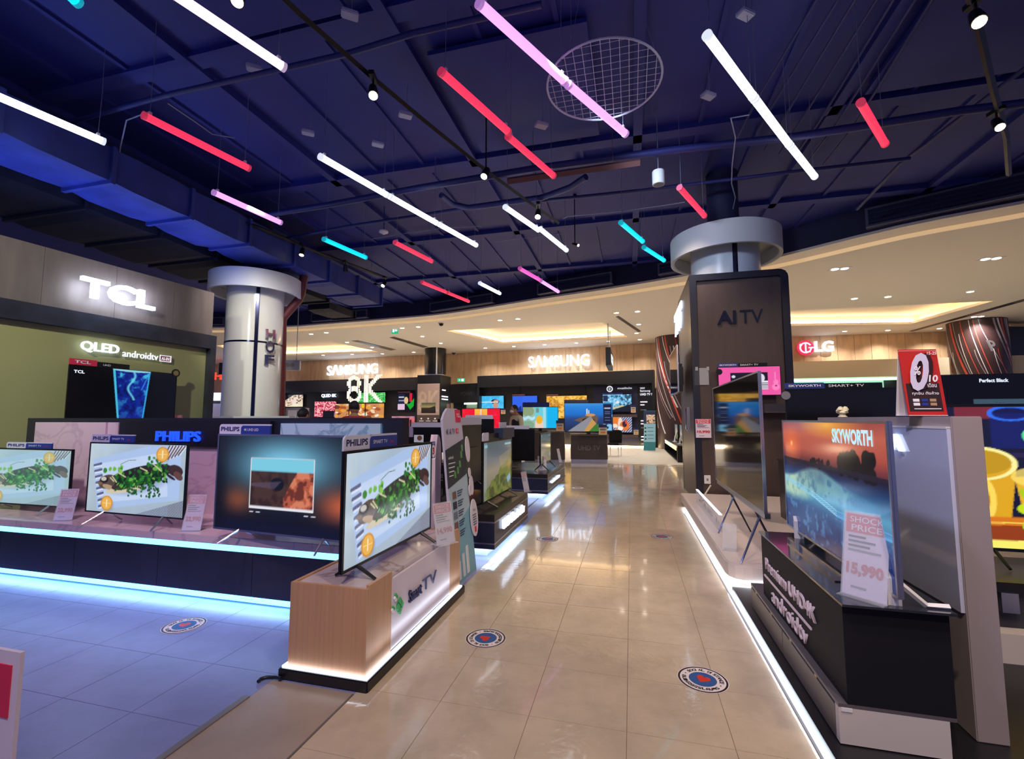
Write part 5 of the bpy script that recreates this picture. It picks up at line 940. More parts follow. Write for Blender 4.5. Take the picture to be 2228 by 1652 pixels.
# promotional table sign on the partition
P = W(1.44, 2.72, 1.418); zq = thing('table_sign', 'red folded table sign with a big white zero on the partition top', 'table sign', P+Vector((-.12,0,0)), -.12)
def lean(o, a=-.12): o.rotation_euler = (a,0,0); return o
lean(MB().box((0,0,0),(.175,.004,.335)).build('front_face', mat('sign_red', (186,40,34), .4), zq)); lean(MB().box((.01,-.001,.02),(.16,0,.16)).build('dark_lower', mat('sign_dark', (52,34,34), .4), zq))
lean(text('0', .035, .125, .085, .19, -.006, mat('shadow_brown', (52,26,28), .4), zq, off=.05, slant=.22)); lean(text('0', .012, .12, .085, .195, -.009, mat('lavender_white', (206,200,228), .4), zq, off=.03, slant=.22)); lean(MB().vprism([(.048,.17),(.065,.165),(.095,.27),(.082,.28)], -.006, -.004).build('zero_hole', mat('shadow_brown', (52,26,28)), zq))
lean(text('%', .046, .2, .03, .045, -.012, INKW, zq, off=.02, slant=.2)); lean(text('10', .108, .165, .04, .035, -.012, INKW, zq, off=.03, slant=.2)); lean(text('เดือน', .1, .138, .04, .022, -.012, INKW, zq)); lean(text('15-25', .125, .305, .042, .016, -.006, INKW, zq, slant=.2)); lean(text('ทุกชิ้น ทั้งห้าง', .03, .098, .12, .02, -.004, INKW, zq))
for k in range(6): lean(MB().box((.03+(k%3)*.038,-.003,.068-(k//3)*.02),(.058+(k%3)*.038,-.001,.082-(k//3)*.02)).build('logo_patch', [INKW,PBLUE,mat('tan_print',(170,140,110),.5)][k%3], zq))
lean(MB().box((.03,-.003,.03),(.15,-.001,.034)).build('print_line', INKW, zq)); 
o = MB().box((0,0,0),(.175,.004,.33)).build('rear_face', WHITEP, zq); o.location = (0,.085,0); o.rotation_euler = (.14,0,0)
MB().box((0,-.002,-.002),(.175,.09,.001)).build('bottom_fold', WHITEP, zq)
t = thing('ornament', 'small cream leafy ornament on the far partition top', 'ornament', W(1.45,3.75,1.415), 0); r = random.Random(3); b = MB()
for k in range(9): a = k*.7; b.lathe([(.002,.02+.01*(k%3)),(.022,.03+.01*(k%3)),(.012,.05+.01*(k%3)),(.001,.055+.01*(k%3))], 8, c=(.018*cos(a),.018*sin(a)))
b.build('petals', mat('cream_ceramic', (214,206,170), .4), t, smooth=True); MB().lathe([(.03,0),(.02,.01),(.015,.03)], 10).build('foot', mat('cream_ceramic', (214,206,170)), t)
# ------------------------------------------------------------------ right edge: cups television, black televisions behind
Pc = Vector((2.90,3.12,0)); vv = (W(1,0)-W(0,0)); 
tv('very large television with bright coloured cups picture at right edge', Pc, Pc+vv*1.68, .46, .55, 1.50, 'cups', .02, 'feet', thick=.06)
t = thing('display_counter', 'dark grey counter with white plinth under the cups television', 'display counter', Pc+W(0,-.35)+Vector((0,0,0)), RZ_A); MB().box((-.15,0,.2),(2.2,.6,.455)).build('body', mat('slate_counter', (52,52,62), .35), t); MB().box((-.18,-.03,.40),(2.2,.0,.46)).build('top_edge', BLK2, t); MB().box((-.15,-.1,.0),(2.2,.6,.2)).build('plinth', mat('warm_white_panel', (204,194,190)), t); MB().box((.0,-.06,.30),(.08,-.031,.41)).build('metal_plate', SILV, t)
a = Vector((3.27,5.5,0)); tbk = tv('wide black television with blue name tab behind the partition', a, a+vv*1.62, .9, .98, 1.76, 'black', .012, 'stand', header=hd_sky(.62,.06))
obj_disc(.0, .78, .055, -.02, BLK2, tbk, 'round_sticker'); MB().tube([(0,-.03,.78),(0,-.024,.78)], .05, 20).build('sticker_ring', INKG, tbk)
stand('dark stand under the wide black television behind the partition', a+W(0,-.1), 1.6, .5, .88, m=BLACK)
a = Y(2051,880,8.8); b = a+vv*1.62; tvb = tv('black television with round vinyl disc picture at right edge', a, b, 1.2, 1.3, Y(2051,816,8.8).z, 'vinyl', .012, 'stand'); z_ = Y(2120,832,8.6).z-1.2
text('Perfect Black', .60, z_, .45, .07, -.006, LETW2, tvb, off=.04); stand('black stand under the vinyl disc television', Vector((a.x,a.y-.1,0)), 1.62, .5, 1.18, m=BLACK)
a = Y(1962,905,9.6); b = a+vv*.9; stand('black display cabinet with dark screens behind the red table sign', Vector((a.x,a.y,0)), .95, .5, 1.22, m=BLACK)
tlg = tv('black television with white letters reflection right of the red table sign', Vector((a.x,a.y,0)), Vector((a.x,a.y,0))+vv*.9, 1.24, 1.28, 1.82, 'black', .01, 'stand'); text('LG', .40, .18, .10, .13, -.005, LETW2, tlg, off=.03)
# ================================================================== back wall shop fronts
def wline(px0, d0, px1, d1):
    q = lambda px, d: Vector(((px-1114)/FPX*(d*cos(TH)+.8*sin(TH)), d, 0)); return q(px0, d0), q(px1, d1)
PB = mat('portal_black', (20,19,24), .4); PBB = mat('portal_back', (30,28,32), .5)
def portal(label, px0, d0, px1, d1, zt, hh=.5, dp=.5, m=PB, bays=()):
    A, B = wline(px0, d0, px1, d1); rz = math.atan2(B.y-A.y, B.x-A.x); L = (B-A).length; t = thing('shop_front', label, 'shop front', A, rz)
    MB().box((0,0,zt-hh),(L,dp+.1,zt)).build('header', m, t); MB().box((0,dp,0),(L,dp+.12,zt-hh)).build('back_panel', PBB, t)
    for x in (0, L-.12): MB().box((x,0,0),(x+.12,dp,zt-hh)).build('side_post', m, t)
    for f in bays: MB().box((L*f,dp-.06,0),(L*f+.04,dp,zt-hh)).build('divider', m, t)
    return t, A, B, rz, L
t, A, B, rz, L = portal('black shop front under the left lit wall sign', 604, 30.3, 908, 27.2, 3.88, .75)
AL, BL = A+Vector((-sin(rz),cos(rz),0))*.5, B+Vector((-sin(rz),cos(rz),0))*.5
t2, A2, B2, rz2, L2 = portal('black shop front under the right lit wall sign', 1038, 26.0, 1425, 22.6, 3.83, .65, bays=(.25,.63))
AR, BR = A2+Vector((-sin(rz2),cos(rz2),0))*.5, B2+Vector((-sin(rz2),cos(rz2),0))*.5
nb = MB(); a = vp(1291, 900, AR, BR); b = vp(1388, 900, AR, BR); x0 = (a-A2).dot((B2-A2).normalized()); x1 = (b-A2).dot((B2-A2).normalized()); nb.box((x0,.46,.1),(x1,.5,3.1)); nb.build('navy_panel', mat('navy_panel', (26,28,64), .5), t2)
nb = MB(); a = vp(1388, 900, AR, BR).dot(Vector((1,0,0))); MB().box((x1,.46,.1),(L2-.15,.5,3.15)).build('info_panel', mat('info_black', (18,18,24), .4), t2)
MB().box((L2*.05,.0,.02),(L2-.2,.05,.07)).build('floor_led_strip', LEDWA, t2); lamp('AREA', (A2+B2)/2+Vector((0,-.3,.1)), 60, (1,.8,.55), 7, (A2+B2)/2+Vector((0,-2,-.2)), sy=.05, name='floor_strip_light')
for z in (vp(1330,903,AR,BR).z, vp(1330,946,AR,BR).z): MB().box((x0,.1,z-.12),(x1,.46,z+.02)).build('wall_shelf', mat('bronze_shelf', (70,56,54), .4), t2)
gB = 'televisions on the back shop fronts'
def wtv(label, x0_, x1_, yt, yb, A, B, pic, hd=None, out=.12):
    n = Vector((B.y-A.y, -(B.x-A.x), 0)).normalized(); a = vp(x0_, yb, A, B); b = vp(x1_, yb, A, B); zt = vp(x0_, yt, A, B).z; zb = a.z
    a = Vector((a.x,a.y,0))+n*out; b = Vector((b.x,b.y,0))+n*out
    return tv(label, a, b, zb-.02, zb, zt, pic, .015, 'wall', thick=.05, group=gB, header=hd)
RS = mat('rose_strip', (130,90,96), .4)
wtv('wall television with pale rock and wood picture at far left shop front', 617, 662, 860, 886, AL, BL, 'rock'); wtv('wall television with pink petals picture', 686, 734, 874, 908, AL, BL, 'petal'); wtv('wall television with golden food picture, wide one', 731, 838, 879, 910, AL+Vector((.2,-.6,0)), BL+Vector((.2,-.6,0)), 'food'); wtv('wall television with green grass picture behind the striped letters', 780, 841, 855, 877, AL, BL, 'grass'); wtv('wall television with red and green leaf picture on black', 867, 904, 856, 894, AL, BL, 'leaf', hd_plain(.1,0,.75,RS))
wtv('wall television with swimmer in light blue water picture', 1043, 1098, 862, 890, AR, BR, 'swim'); wtv('wall television with royal blue diagonal lines picture', 1116, 1171, 862, 897, AR, BR, 'diag', hd_plain(.09,0,.5,RS)); wtv('wall television with golden glitter picture behind the coast television', 1190, 1279, 862, 911, AR, BR, 'gold', hd_plain(.09,0,.3,RS)); wtv('wall television with blue kitchen picture on the navy panel', 1313, 1376, 859, 897, AR, BR, 'kitchen', hd_plain(.07,0,.7,PBLUE), out=.2); wtv('wall television with orange shrimp picture on the navy panel', 1334, 1377, 905, 941, AR, BR, 'shrimp', out=.2)
for s_, q, lb, m_ in (('SAMSUNG',(716,825,797,818),'left white glowing brand sign on the wood back wall',LETW),('SAMSUNG',(1152,1284,777,801),'right white glowing brand sign on the wood back wall',LETW)):
    A_, B_ = wxy(q[0]-6, .05), wxy(q[1]+6, .05); s2 = s_.replace('A','Λ'); tt, w_, h_ = wallsign('lit_sign', lb, s2, q[0], q[1], q[2]-(1 if q[0] > 1000 else 1), q[3]-(0), A_, B_, LETW, .10, .008, out=.12)
    c = tt.location; n = Vector((B_.y-A_.y, -(B_.x-A_.x), 0)).normalized(); dd = (B_-A_).normalized(); lamp('AREA', c+dd*w_/2+n*.25+Vector((0,0,.2)), 18, (.75,.85,1), w_*1.05, c+dd*w_/2-n, sy=.8, name='sign_glow_light')
wallsign('lit_sign', 'small blue-white lettering above the pink petals television', 'QLED 8K', 702, 734, 858, 866, AL, BL, LETW, .03, .02, out=.1)
t, w_, h_ = wallsign('wall_lettering', 'white three-line lettering on the right shop front information panel', 'UHD TV ?', 1393, 1419, 856, 861, AR, BR, LETW2, 0, .02, split=False, out=.06)
text('Samsung', 0, h_*1.35, w_*.85, h_*1.1, 0, LETW2, t); text('WHY', 0, h_*2.75, w_*.42, h_*.8, 0, LETW2, t)
for k, (x1_, zz_) in enumerate(((.6,-.35),(.35,-.5),(.5,-.75),(.6,-1.3),(.6,-1.45),(.4,-1.65),(.6,-2.1),(.6,-2.25),(.45,-2.45))): MB().box((0,-.004,zz_),(w_*x1_,0,zz_+.05)).build('print_line', LETW2 if k%3 < 2 else INKG, t)
t, w_, h_ = wallsign('wall_lettering', 'white round-logo slogan lettering on the navy panel', 'ความสุขให้คนไทย', 1344, 1375, 843, 848.5, AR, BR, LETW2, 0, .01, split=False, out=.06)
MB().tube([(-.4,-.01,.05),(-.4,0,.05)], .16, 20).build('round_logo', LETW2, t); MB().tube([(-.4,-.014,.05),(-.4,-.01,.05)], .11, 20).build('logo_inner', mat('navy_panel', (26,28,64)), t); text('ข', -.45, -.02, .09, .14, -.016, LETW2, t)
# --- striped 8K letters of vertical lit bars
B8 = [(1163,[(670,740),(830,950)]),(1187,[(615,775),(795,985)]),(1210,[(595,865),(915,1005)]),(1235,[(585,655),(750,835),(940,1000)]),(1257,[(575,640),(745,825),(955,1005)]),(1280,[(575,640),(745,825),(955,1005)]),(1303,[(590,655),(750,835),(940,1005)]),(1327,[(600,860),(915,1005)]),(1352,[(615,775),(790,985)]),(1374,[(665,735),(825,945)]),
 (1443,[(565,1010)]),(1468,[(565,1010)]),(1492,[(565,1010)]),(1515,[(700,860)]),(1540,[(670,885)]),(1563,[(645,745),(810,910)]),(1590,[(615,715),(845,940)]),(1613,[(590,690),(870,960)]),(1635,[(562,655),(900,985)]),(1660,[(560,635),(930,1005)]),(1688,[(560,605),(960,1010)]),(1712,[(560,575),(985,1010)])]
D8 = 21.5; P0 = Y(755,905,D8); t = thing('striped_sign', 'tall striped sign of a digit and letter made of lit bars', 'sign', (P0.x,P0.y,0), 0)
for x, sg_ in B8:
    px = 600+x/7.427
    for ya, yb_ in sg_:
        a = Y(px, 740+ya/7.427, D8); b = Y(px, 740+yb_/7.427, D8); MB().box((a.x-P0.x-.022,-.03,b.z),(a.x-P0.x+.022,0,a.z)).build('lit_bar', LETWARM, t)
for px in (762, 776, 797): x = Y(px,800,D8).x-P0.x; MB().box((x-.015,.0,0),(x+.015,.03,3.3)).build('post', BLK2, t)
MB().box((-.1,-.15,0),(1.9,.3,.1)).build('base', BLK2, t)
# --- black round column with poster box
CX = -10.0; t = thing('poster_column', 'black round column on a square black poster box in the centre back', 'column', W(-11.33,23.05), RZ_A)
MB().box((0,0,0),(1.36,1.5,3.8)).build('box_body', PB, t); MB().lathe([(.6,3.8),(.6,5.42)], 40, c=(.72,.75)).build('round_shaft', mat('black_gloss_panel', (22,22,26), .2), t, smooth=True); MB().lathe([(.62,3.8),(.62,3.86)], 40, c=(.72,.75), cap=False).build('base_ring', SILV, t); MB().tube([(1.02,.24,3.86),(1.02,.24,5.42)], .05, 6).build('light_strip', mat('chrome_strip', (225,225,235), .2, metal=.6), t)
x0 = .03; x1 = 1.33; MB().box((x0,-.02,1.05),(x1,-.001,3.32)).build('poster', mat('poster_taupe', (168,142,132), .5), t)
for k, (bx, sgs) in enumerate(B8):
    for ya, yb_ in sgs:
        X = x0+.08+(bx-1155)/565*1.15; za = 2.95-(ya-560)/450*1.15; zb = 2.95-(yb_-560)/450*1.15; MB().box((X-.012,-.024,zb),(X+.012,-.02,za)).build('printed_bar', mat('poster_bar_print', (205,178,150), .5), t)
picmesh('canopy', .28, 1.72, 1.12, 2.28, -.028, t, printmat(), 'poster_picture'); MB().box((x0,-.025,1.05),(x1,-.02,1.62)).build('poster_foot', mat('poster_brown', (74,58,50), .5), t)
for k in range(3): MB().box((.16+k*.4,-.03,1.28),(.42+k*.4,-.026,1.31)).build('print_line', INKW, t); obj_disc(.29+k*.4,1.42,.05,-.026,INKW,t,'icon_print',n=10)
for k, (a_, b_, z_) in enumerate(((.25,.75,2.95),(.2,1.1,2.6),(.2,1.1,2.45),(.2,.6,1.15),(.2,1.0,1.0))): MB().box((1.36,a_,z_),(1.365,b_,z_+.07)).build('side_print', LETW2 if k < 3 else INKG, t)
MB().box((1.36,.9,1.75),(1.368,1.35,2.25)).build('framed_print', mat('photo_brown', (120,86,80)), t); 
# --- alcove between the shop fronts
A3, B3 = wline(976, 27.2, 1040, 26.2); rz3 = math.atan2(B3.y-A3.y, B3.x-A3.x); L3 = (B3-A3).length; t = thing('alcove', 'dark alcove with pale green lit niche between the shop fronts', 'shop front', A3, rz3); MB().box((0,0,2.35),(L3,.5,3.45)).build('dark_header', PB, t); MB().box((0,.35,0),(L3*.5,.45,2.35)).build('dark_back', mat('dark_green_wall', (40,48,50), .4), t); MB().box((L3*.5,.35,0),(L3,.45,2.35)).build('niche_back', mat('pale_green_wall', (150,170,150), .5), t)
MB().box((L3*.5,.1,2.25),(L3,.16,2.33)).build('niche_light', mat('niche_lamp', (230,255,235), .5, emit=4), t); text('POWER', L3*.42, 2.75, L3*.5, .22, -.004, mat('dim_letter', (52,54,60), .4), t)
MB().vprism(rrect(L3*.68,1.2,L3*.99,2.0,.12), .3, .35).build('rounded_frame', mat('pale_green_frame', (176,196,176), .5), t)
# exit signs
def exitsign(label, px0, px1, yt, yb, d, rod=False, flip=False):
    a = Y(px0, yb, d); b = Y(px1, yb, d); zt = Y(px0, yt, d).z; w_ = b.x-a.x; h_ = zt-a.z; t = thing('exit_sign', label, 'exit sign', a, 0)
    MB().box((0,0,0),(w_,.06,h_)).build('box', mat('exit_green', (30,150,110), .4, emit=1.1), t); MB().vprism([(w_*.56,h_*.2),(w_*.86,h_*.2),(w_*.86,h_*.82),(w_*.56,h_*.82)] if not flip else [(w_*.14,h_*.2),(w_*.44,h_*.2),(w_*.44,h_*.82),(w_*.14,h_*.82)], -.01, 0).build('door_mark', LETW2, t)
    c = w_*(.3 if not flip else .7); MB().vprism([(c-h_*.22,h_*.5),(c,h_*.25),(c,h_*.42),(c+h_*.2,h_*.42),(c+h_*.2,h_*.58),(c,h_*.58),(c,h_*.75)], -.01, 0).build('arrow_mark', LETW2, t)
    if rod: MB().tube([(w_/2,.03,h_),(w_/2,.03,CZ-a.z)], .01, 6).build('rod', STEEL, t)
exitsign('green exit sign hanging under the cream ceiling at left', 852, 866, 712.5, 726, 20.0, True, True); exitsign('green exit sign on the wood wall over the alcove', 995, 1011, 823.5, 831, 26.0, False)
P = Y(608,806,16); w_ = Y(650,806,16).x-P.x; t = thing('emergency_light', 'white emergency light box with two round lamps near the red pipe', 'emergency light', P, .1); MB().box((0,0,0),(w_,.14,.36)).build('box_body', WHITEP, t, bevel=.02)
for k in (.38,.62): MB().tube([(w_*k,-.03,.19),(w_*k,0,.19)], .075, 16).build('lamp_head', mat('lamp_beige', (190,176,160), .4), t)
MB().tube([(w_*.8,.05,.36),(w_*.8,.05,6.1-P.z)], .012, 6).build('rod', WHITEP, t)
a = G(1327,795,3.55); P = Y(1318,795,18.5); t = thing('hanging_sign', 'black hanging box sign with white lit lettering over the back aisle', 'sign', P, RZ_A); hh = Y(1318,756,18.5).z-P.z; MB().box((0,0,0),(.2,2.3,hh)).build('box_body', PB, t); MB().box((.2,.6,hh*.3),(.215,2.1,hh*.72)).build('lit_panel', LETW, t)
for k in range(4): MB().box((.215,.75+k*.33,hh*.4),(.218,.95+k*.33,hh*.62)).build('glyph_print', INKB, t)
for y in (.3,2.0): MB().tube([(.1,y,hh),(.1,y,CZ-P.z)], .03, 6).build('rod', WHITEP, t)
# striped pattern columns
def stripecol(label, cx, cy, r, seed):
    t = thing('patterned_column', label, 'column', (cx,cy,0)); MB().lathe([(r,0),(r,5.36)], 48).build('shaft', mat('brown_black_wrap', (58,38,38), .4), t, smooth=True); rr = random.Random(seed)
    for k in range(30):
        a0 = pi-1.3+.155*k+rr.uniform(-.03,.03); da = 1.15; z0 = 5.3-rr.choice((0,0,.5,1.2)); z1 = z0-rr.uniform(2.4,4.2); wd = rr.choice((.012,.02,.035)); v = []; f = []
        for i in range(15):
            s = i/14; a = a0+da*s**1.4+(5.3-z0)*.2; z = max(.1, z0+(z1-z0)*s); v += [((r+.006)*cos(a-wd/r), (r+.006)*sin(a-wd/r), z), ((r+.006)*cos(a+wd/r), (r+.006)*sin(a+wd/r), z)]
            if i: j = 2*i; f.append((j-2,j-1,j+1,j))
        MB().add(v, f).build('stripe', [mat('stripe_white', (214,206,206), .5), mat('stripe_red', (196,70,52), .5), mat('stripe_grey', (150,140,146), .5)][k%3], t)
    return t
d1 = 22.0; stripecol('dark round column with white and red swoosh stripes beside the right shop front', (1472-1114)/1000*d1*1.003, d1, .92, 5); d2 = 18.4
c2 = stripecol('dark round column with red and white swoosh stripes at far right', (2131-1114)/1000*d2*1.006, d2, .9, 9); text('P', -.45, 4.0, .3, .42, -.93, INKW, c2, 0, off=.02, slant=-.4)
MB().box((.95,-.2,2.6),(3.6,.5,5.1)).build('dark_bulkhead', mat('dark_green_black', (16,22,20), .3), c2)
# right side wall below the LG sign
t, A4, B4, rz4, L4 = portal('cream banded shop front under the red round logo sign at right', 1690, 20.4, 2330, 17.7, 3.92, .74, .5, m=mat('cream_band', (206,190,162), .5))
n4 = Vector((sin(rz4), -cos(rz4), 0)); MB().box((.2,.1,3.05),(L4-.2,.2,3.15)).build('teal_light_strip', mat('teal_lamp', (190,255,225), .5, emit=3), t); MB().box((.1,.44,2.4),(L4*.42,.5,3.12)).build('backlit_panel', mat('backlit_teal', (150,196,176), .5, emit=.7), t); a = vp(1962,860,A4,B4); b = vp(2052,860,A4,B4); dd = (B4-A4).normalized(); x0 = (a-A4).dot(dd); x1 = (b-A4).dot(dd)
MB().box((x0,.2,a.z),(x1,.3,3.12)).build('sign_panel', mat('backlit_grey_green', (150,160,142), .5, emit=.55), t); text('OLED TV', x0+.1, 2.55, (x1-x0)*.62, .26, .19, INKK, t, off=.02); text('LG', x0+1.1, 2.45, .3, .0+.16, .19, LETW2, t)
A_, B_ = wxy(1730,.05), wxy(1830,.05); t, w_, h_ = wallsign('lit_sign', 'red round logo and two white glowing letters on the right wood wall', 'LG', 1770, 1811, 744, 767, A_, B_, LETW, .1, .03, out=.1)
cx = -w_*.48; cz = h_*.42; MB().tube([(cx,-.04,cz),(cx,0,cz)], h_*.72, 32).build('logo_disc', mat('logo_magenta', (205,30,80), .3, emit=.9), t, smooth=False); MB().tube([(cx+h_*.46*cos(a),-.05,cz+h_*.46*sin(a)) for a in np.linspace(.5, 6.28, 22)], .035, 6).build('logo_ring', LETW2, t); MB().box((cx-.03,-.07,cz-.22),(cx+.03,-.05,cz+.22)).build('logo_stroke', LETW2, t); MB().box((cx,-.07,cz-.22),(cx+.2,-.05,cz-.17)).build('logo_stroke', LETW2, t); MB().box((cx+.12,-.07,cz-.03),(cx+.5,-.05,cz+.03)).build('logo_bar', LETW2, t); obj_disc(cx-.2,cz+.14,.06,-.05,LETW2,t,'logo_dot',n=12)
# far left shops seen beside the white column
A5, B5 = wline(440, 30.5, 640, 30.2); t, w_, h_ = wallsign('lit_sign', 'red glowing lettering partly hidden by the left white column', 'SHARP', 457, 532, 811, 827, A5, B5, LETRED, .1, .015, out=.1)
t, A6, B6, rz6, L6 = portal('white lit booth partly hidden behind the left white column', 440, 29.8, 600, 29.6, 3.1, .5, .4, m=mat('lit_white_header', (220,235,255), .4, emit=1.6)); MB().box((.2,.3,.3),(L6-.2,.4,2.4)).build('lilac_panel', mat('lilac_panel', (150,140,170), .5, emit=.35), t)
wallsign('lit_sign', 'small white lettering inside the white lit booth', 'androidtv', 459, 500, 861, 868, A6+Vector((0,.2,0)), B6+Vector((0,.2,0)), LETW2, 0, .02, split=False, out=.0)
P = Y(475,815,29.0); t = thing('hanging_speaker', 'black hanging speaker above the red letters beside the column', 'speaker', (P.x,P.y,P.z), 0); MB().box((0,0,0),(.34,.3,.75)).build('speaker_body', BLK2, t, bevel=.02); MB().box((.03,-.01,.05),(.31,0,.7)).build('grille', INKK, t); MB().tube([(.17,.15,.75),(.17,.15,CZ-P.z)], .02, 6).build('rod', BLK2, t)
# cabinet below rock picture, low long cabinet by striped column, teal standee, black chair, price cards
P = Y(621,909,24); t = thing('cabinet', 'grey cabinet with two white doors below the rock picture television', 'cabinet', (P.x,P.y,0), 0); MB().box((0,0,0),(1.0,.5,1.98)).build('carcass', mat('mauve_grey', (120,110,126), .5), t)
for x in (.12,.62): dr = MB().box((x,-.02,.1),(x+.46 if x < .5 else .98,0,1.86)).build('door', mat('grey_door', (176,172,184), .4), t); MB().box((x+.4 if x < .5 else x+.05,-.035,.95),(x+.42 if x < .5 else x+.07,-.02,1.15)).build('door_handle', SILV, dr)
t = thing('low_cabinet', 'low black open media cabinet before the striped column', 'cabinet', W(1.42,15.9), RZ_A); MB().box((0,0,.45),(.9,6.2,.53)).build('top', BLK2, t); MB().box((.0,.0,0),(.9,.05,.45)).build('end_panel', BLK2, t); MB().box((0,6.1,0),(.9,6.2,.45)).build('end_panel', BLK2, t); MB().box((.5,.05,0),(.9,6.1,.45)).build('back_panel', BLK2, t); MB().box((.0,.05,.0),(.9,6.1,.03)).build('bottom', BLK2, t); MB().box((-.01,.3,.36),(0,5.5,.5)).build('lit_front_strip', mat('warm_strip', (255,220,160), .5, emit=1.2), t)
for y in (2.6,4.6): MB().box((-.02,y,.38),(-.01,y+.5,.48)).build('blue_label', mat('blue_label_lit', (110,190,255), .5, emit=1.2), t)
for y0, lb in ((17.2,'small television edge on the low black media cabinet'),(19.2,'second small television edge on the low black media cabinet')): tv(lb, W(1.75,y0+1.1), W(1.75,y0), .53, .6, 1.2, 'hill', .02, 'feet', st=.8)
for y0, lb in ((17.0,'pale curved leaflet holder on the low media cabinet near end'),(18.9,'pale curved leaflet holder on the low media cabinet far end')): t = thing('leaflet_holder', lb, 'leaflet holder', W(1.6,y0,.53), -.4); MB().tube([(0,0,.0),(.03,0,.2),(.12,0,.42)], [.03,.03,.02], 6).build('holder', WHITEP, t, smooth=True); MB().lathe([(.08,0),(.08,.015)], 12).build('foot', WHITEP, t)
P = Y(1400,968,20.3); t = thing('standee', 'teal and blue leaning information standee at the right shop front', 'standee', (P.x,P.y,0), -.2)
def tl(o): o.rotation_euler = (-.12,.0,0); return o
tl(MB().vprism([(0,.03),(.5,.03),(.58,1.78),(.08,1.78)], 0, .03).build('board', mat('teal_board', (46,120,130), .5), t)); tl(MB().vprism([(.02,.4),(.515,.4),(.55,1.2),(.055,1.2)], -.006, 0).build('pale_panel', mat('pale_teal_panel', (140,190,205), .5), t)); tl(MB().vprism([(.03,1.2),(.55,1.2),(.57,1.76),(.06,1.76)], -.006, 0).build('navy_panel_top', mat('navy_print', (34,44,80), .5), t)); tl(picmesh('food2', .17, 1.22, .53, 1.6, -.01, t, printmat(), 'photo_print'))
for k in range(4): tl(MB().box((.07,-.012,.5+k*.16),(.14,-.007,.56+k*.16)).build('icon_print', INKK, t)); tl(MB().box((.2,-.012,.54+k*.16),(.45,-.007,.555+k*.16)).build('print_line', INKB, t))
MB().tube([(.25,.25,0),(.3,.22,1.2)], .01, 6).build('strut', BLK2, t)
P = G(1322,995,0); t = thing('chair', 'black upholstered chair beside the brown display box', 'chair', (P.x,P.y+.3,0), -.5)
MB().box((0,0,.42),(.5,.48,.5)).build('seat', BLK2, t, bevel=.03); MB().vprism(rrect(0,.5,.5,.98,.1,'0011'), .42, .5).build('backrest', BLK2, t, bevel=.01)
for x in (.04,.46):
    for y in (.04,.44): MB().tube([(x,y,0),(x,y,.43)], .014, 6).build('leg', CHROME, t)
for (x0_, x1_, yt, yb, d, lb) in ((1184,1226-20,0,0,0,''),):
    pass
def pcard(label, px, yt, yb, d, w_):
    a = Y(px, yb, d); h_ = Y(px, yt, d).z-a.z; t = thing('price_card', label, 'price card', a, 0); MB().box((0,0,0),(w_,.01,h_)).build('card', mat('beige_card', (206,190,160), .5), t); MB().box((0,-.004,h_*.7),(w_,0,h_)).build('header_band', INKB, t); MB().box((w_*.2,-.004,h_*.12),(w_*.8,0,h_*.3)).build('orange_print', mat('orange_print', (220,120,40), .5), t); MB().box((w_*.15,-.004,h_*.42),(w_*.85,0,h_*.6)).build('print_block', INKG, t); MB().box((0,-.03,-.004),(w_,.04,.0)).build('foot', ACR, t)
pcard('beige price card between the turquoise and coast televisions', 1210, 915, 937, 14.3, .23); pcard('beige price card at the lower right of the coast television', 1303, 924, 946, 14.2, .25); pcard('beige price card right of the swimmer television', 1090, 889, 901, 21.0, .2); pcard('beige price card right of the kitchen television', 1373, 881, 898, 21.5, .22); pcard('beige price card right of the shrimp television', 1379, 931, 946, 21.5, .22)
# ================================================================== people
def skin(name, J, E_, R, m, parent, sub=2):                     # joints, edges, radii -> one continuous skinned mesh
    me = bpy.data.meshes.new(name); me.from_pydata([tuple(j) for j in J], E_, []); o = bpy.data.objects.new(name, me); COL.objects.link(o)
    sk = o.modifiers.new('skin', 'SKIN'); sk.use_smooth_shade = True; me.skin_vertices or None
    for i, r in enumerate(R): v = me.skin_vertices[0].data[i]; v.radius = r if isinstance(r, tuple) else (r, r); v.use_root = (i == 0)
    ss = o.modifiers.new('sub', 'SUBSURF'); ss.levels = sub; ss.render_levels = sub
    dg = bpy.context.evaluated_depsgraph_get(); m2 = bpy.data.meshes.new_from_object(o.evaluated_get(dg)); bpy.data.objects.remove(o); m2.name = name; m2.materials.clear(); m2.materials.append(m)
    m2.polygons.foreach_set('use_smooth', [True]*len(m2.polygons)); ob = bpy.data.objects.new(name, m2); COL.objects.link(ob); ob.parent = parent; return ob
SKN = mat('skin_tone', (176,128,100), .55); HAIR = mat('black_hair', (16,13,14), .6, bump=.5, nscale=60)
def ell(mb, c, r, n=14, k=9, zlo=-1., m=0, ymax=None):
    v0 = len(mb.v)
    prof = []
    for i in range(k+1):
        a = -pi/2+pi*i/k; prof.append((cos(a), max(sin(a), zlo)))
    for pr, pz in prof:
        for j in range(n): a = 2*pi*j/n; mb.v.append((c[0]+r[0]*pr*cos(a), c[1]+r[1]*pr*sin(a), c[2]+r[2]*pz))
    for i in range(k):
        for j in range(n): mb.f.append((v0+i*n+j, v0+i*n+(j+1)%n, v0+(i+1)*n+(j+1)%n, v0+(i+1)*n+j)); mb.mi.append(m)
    return mb
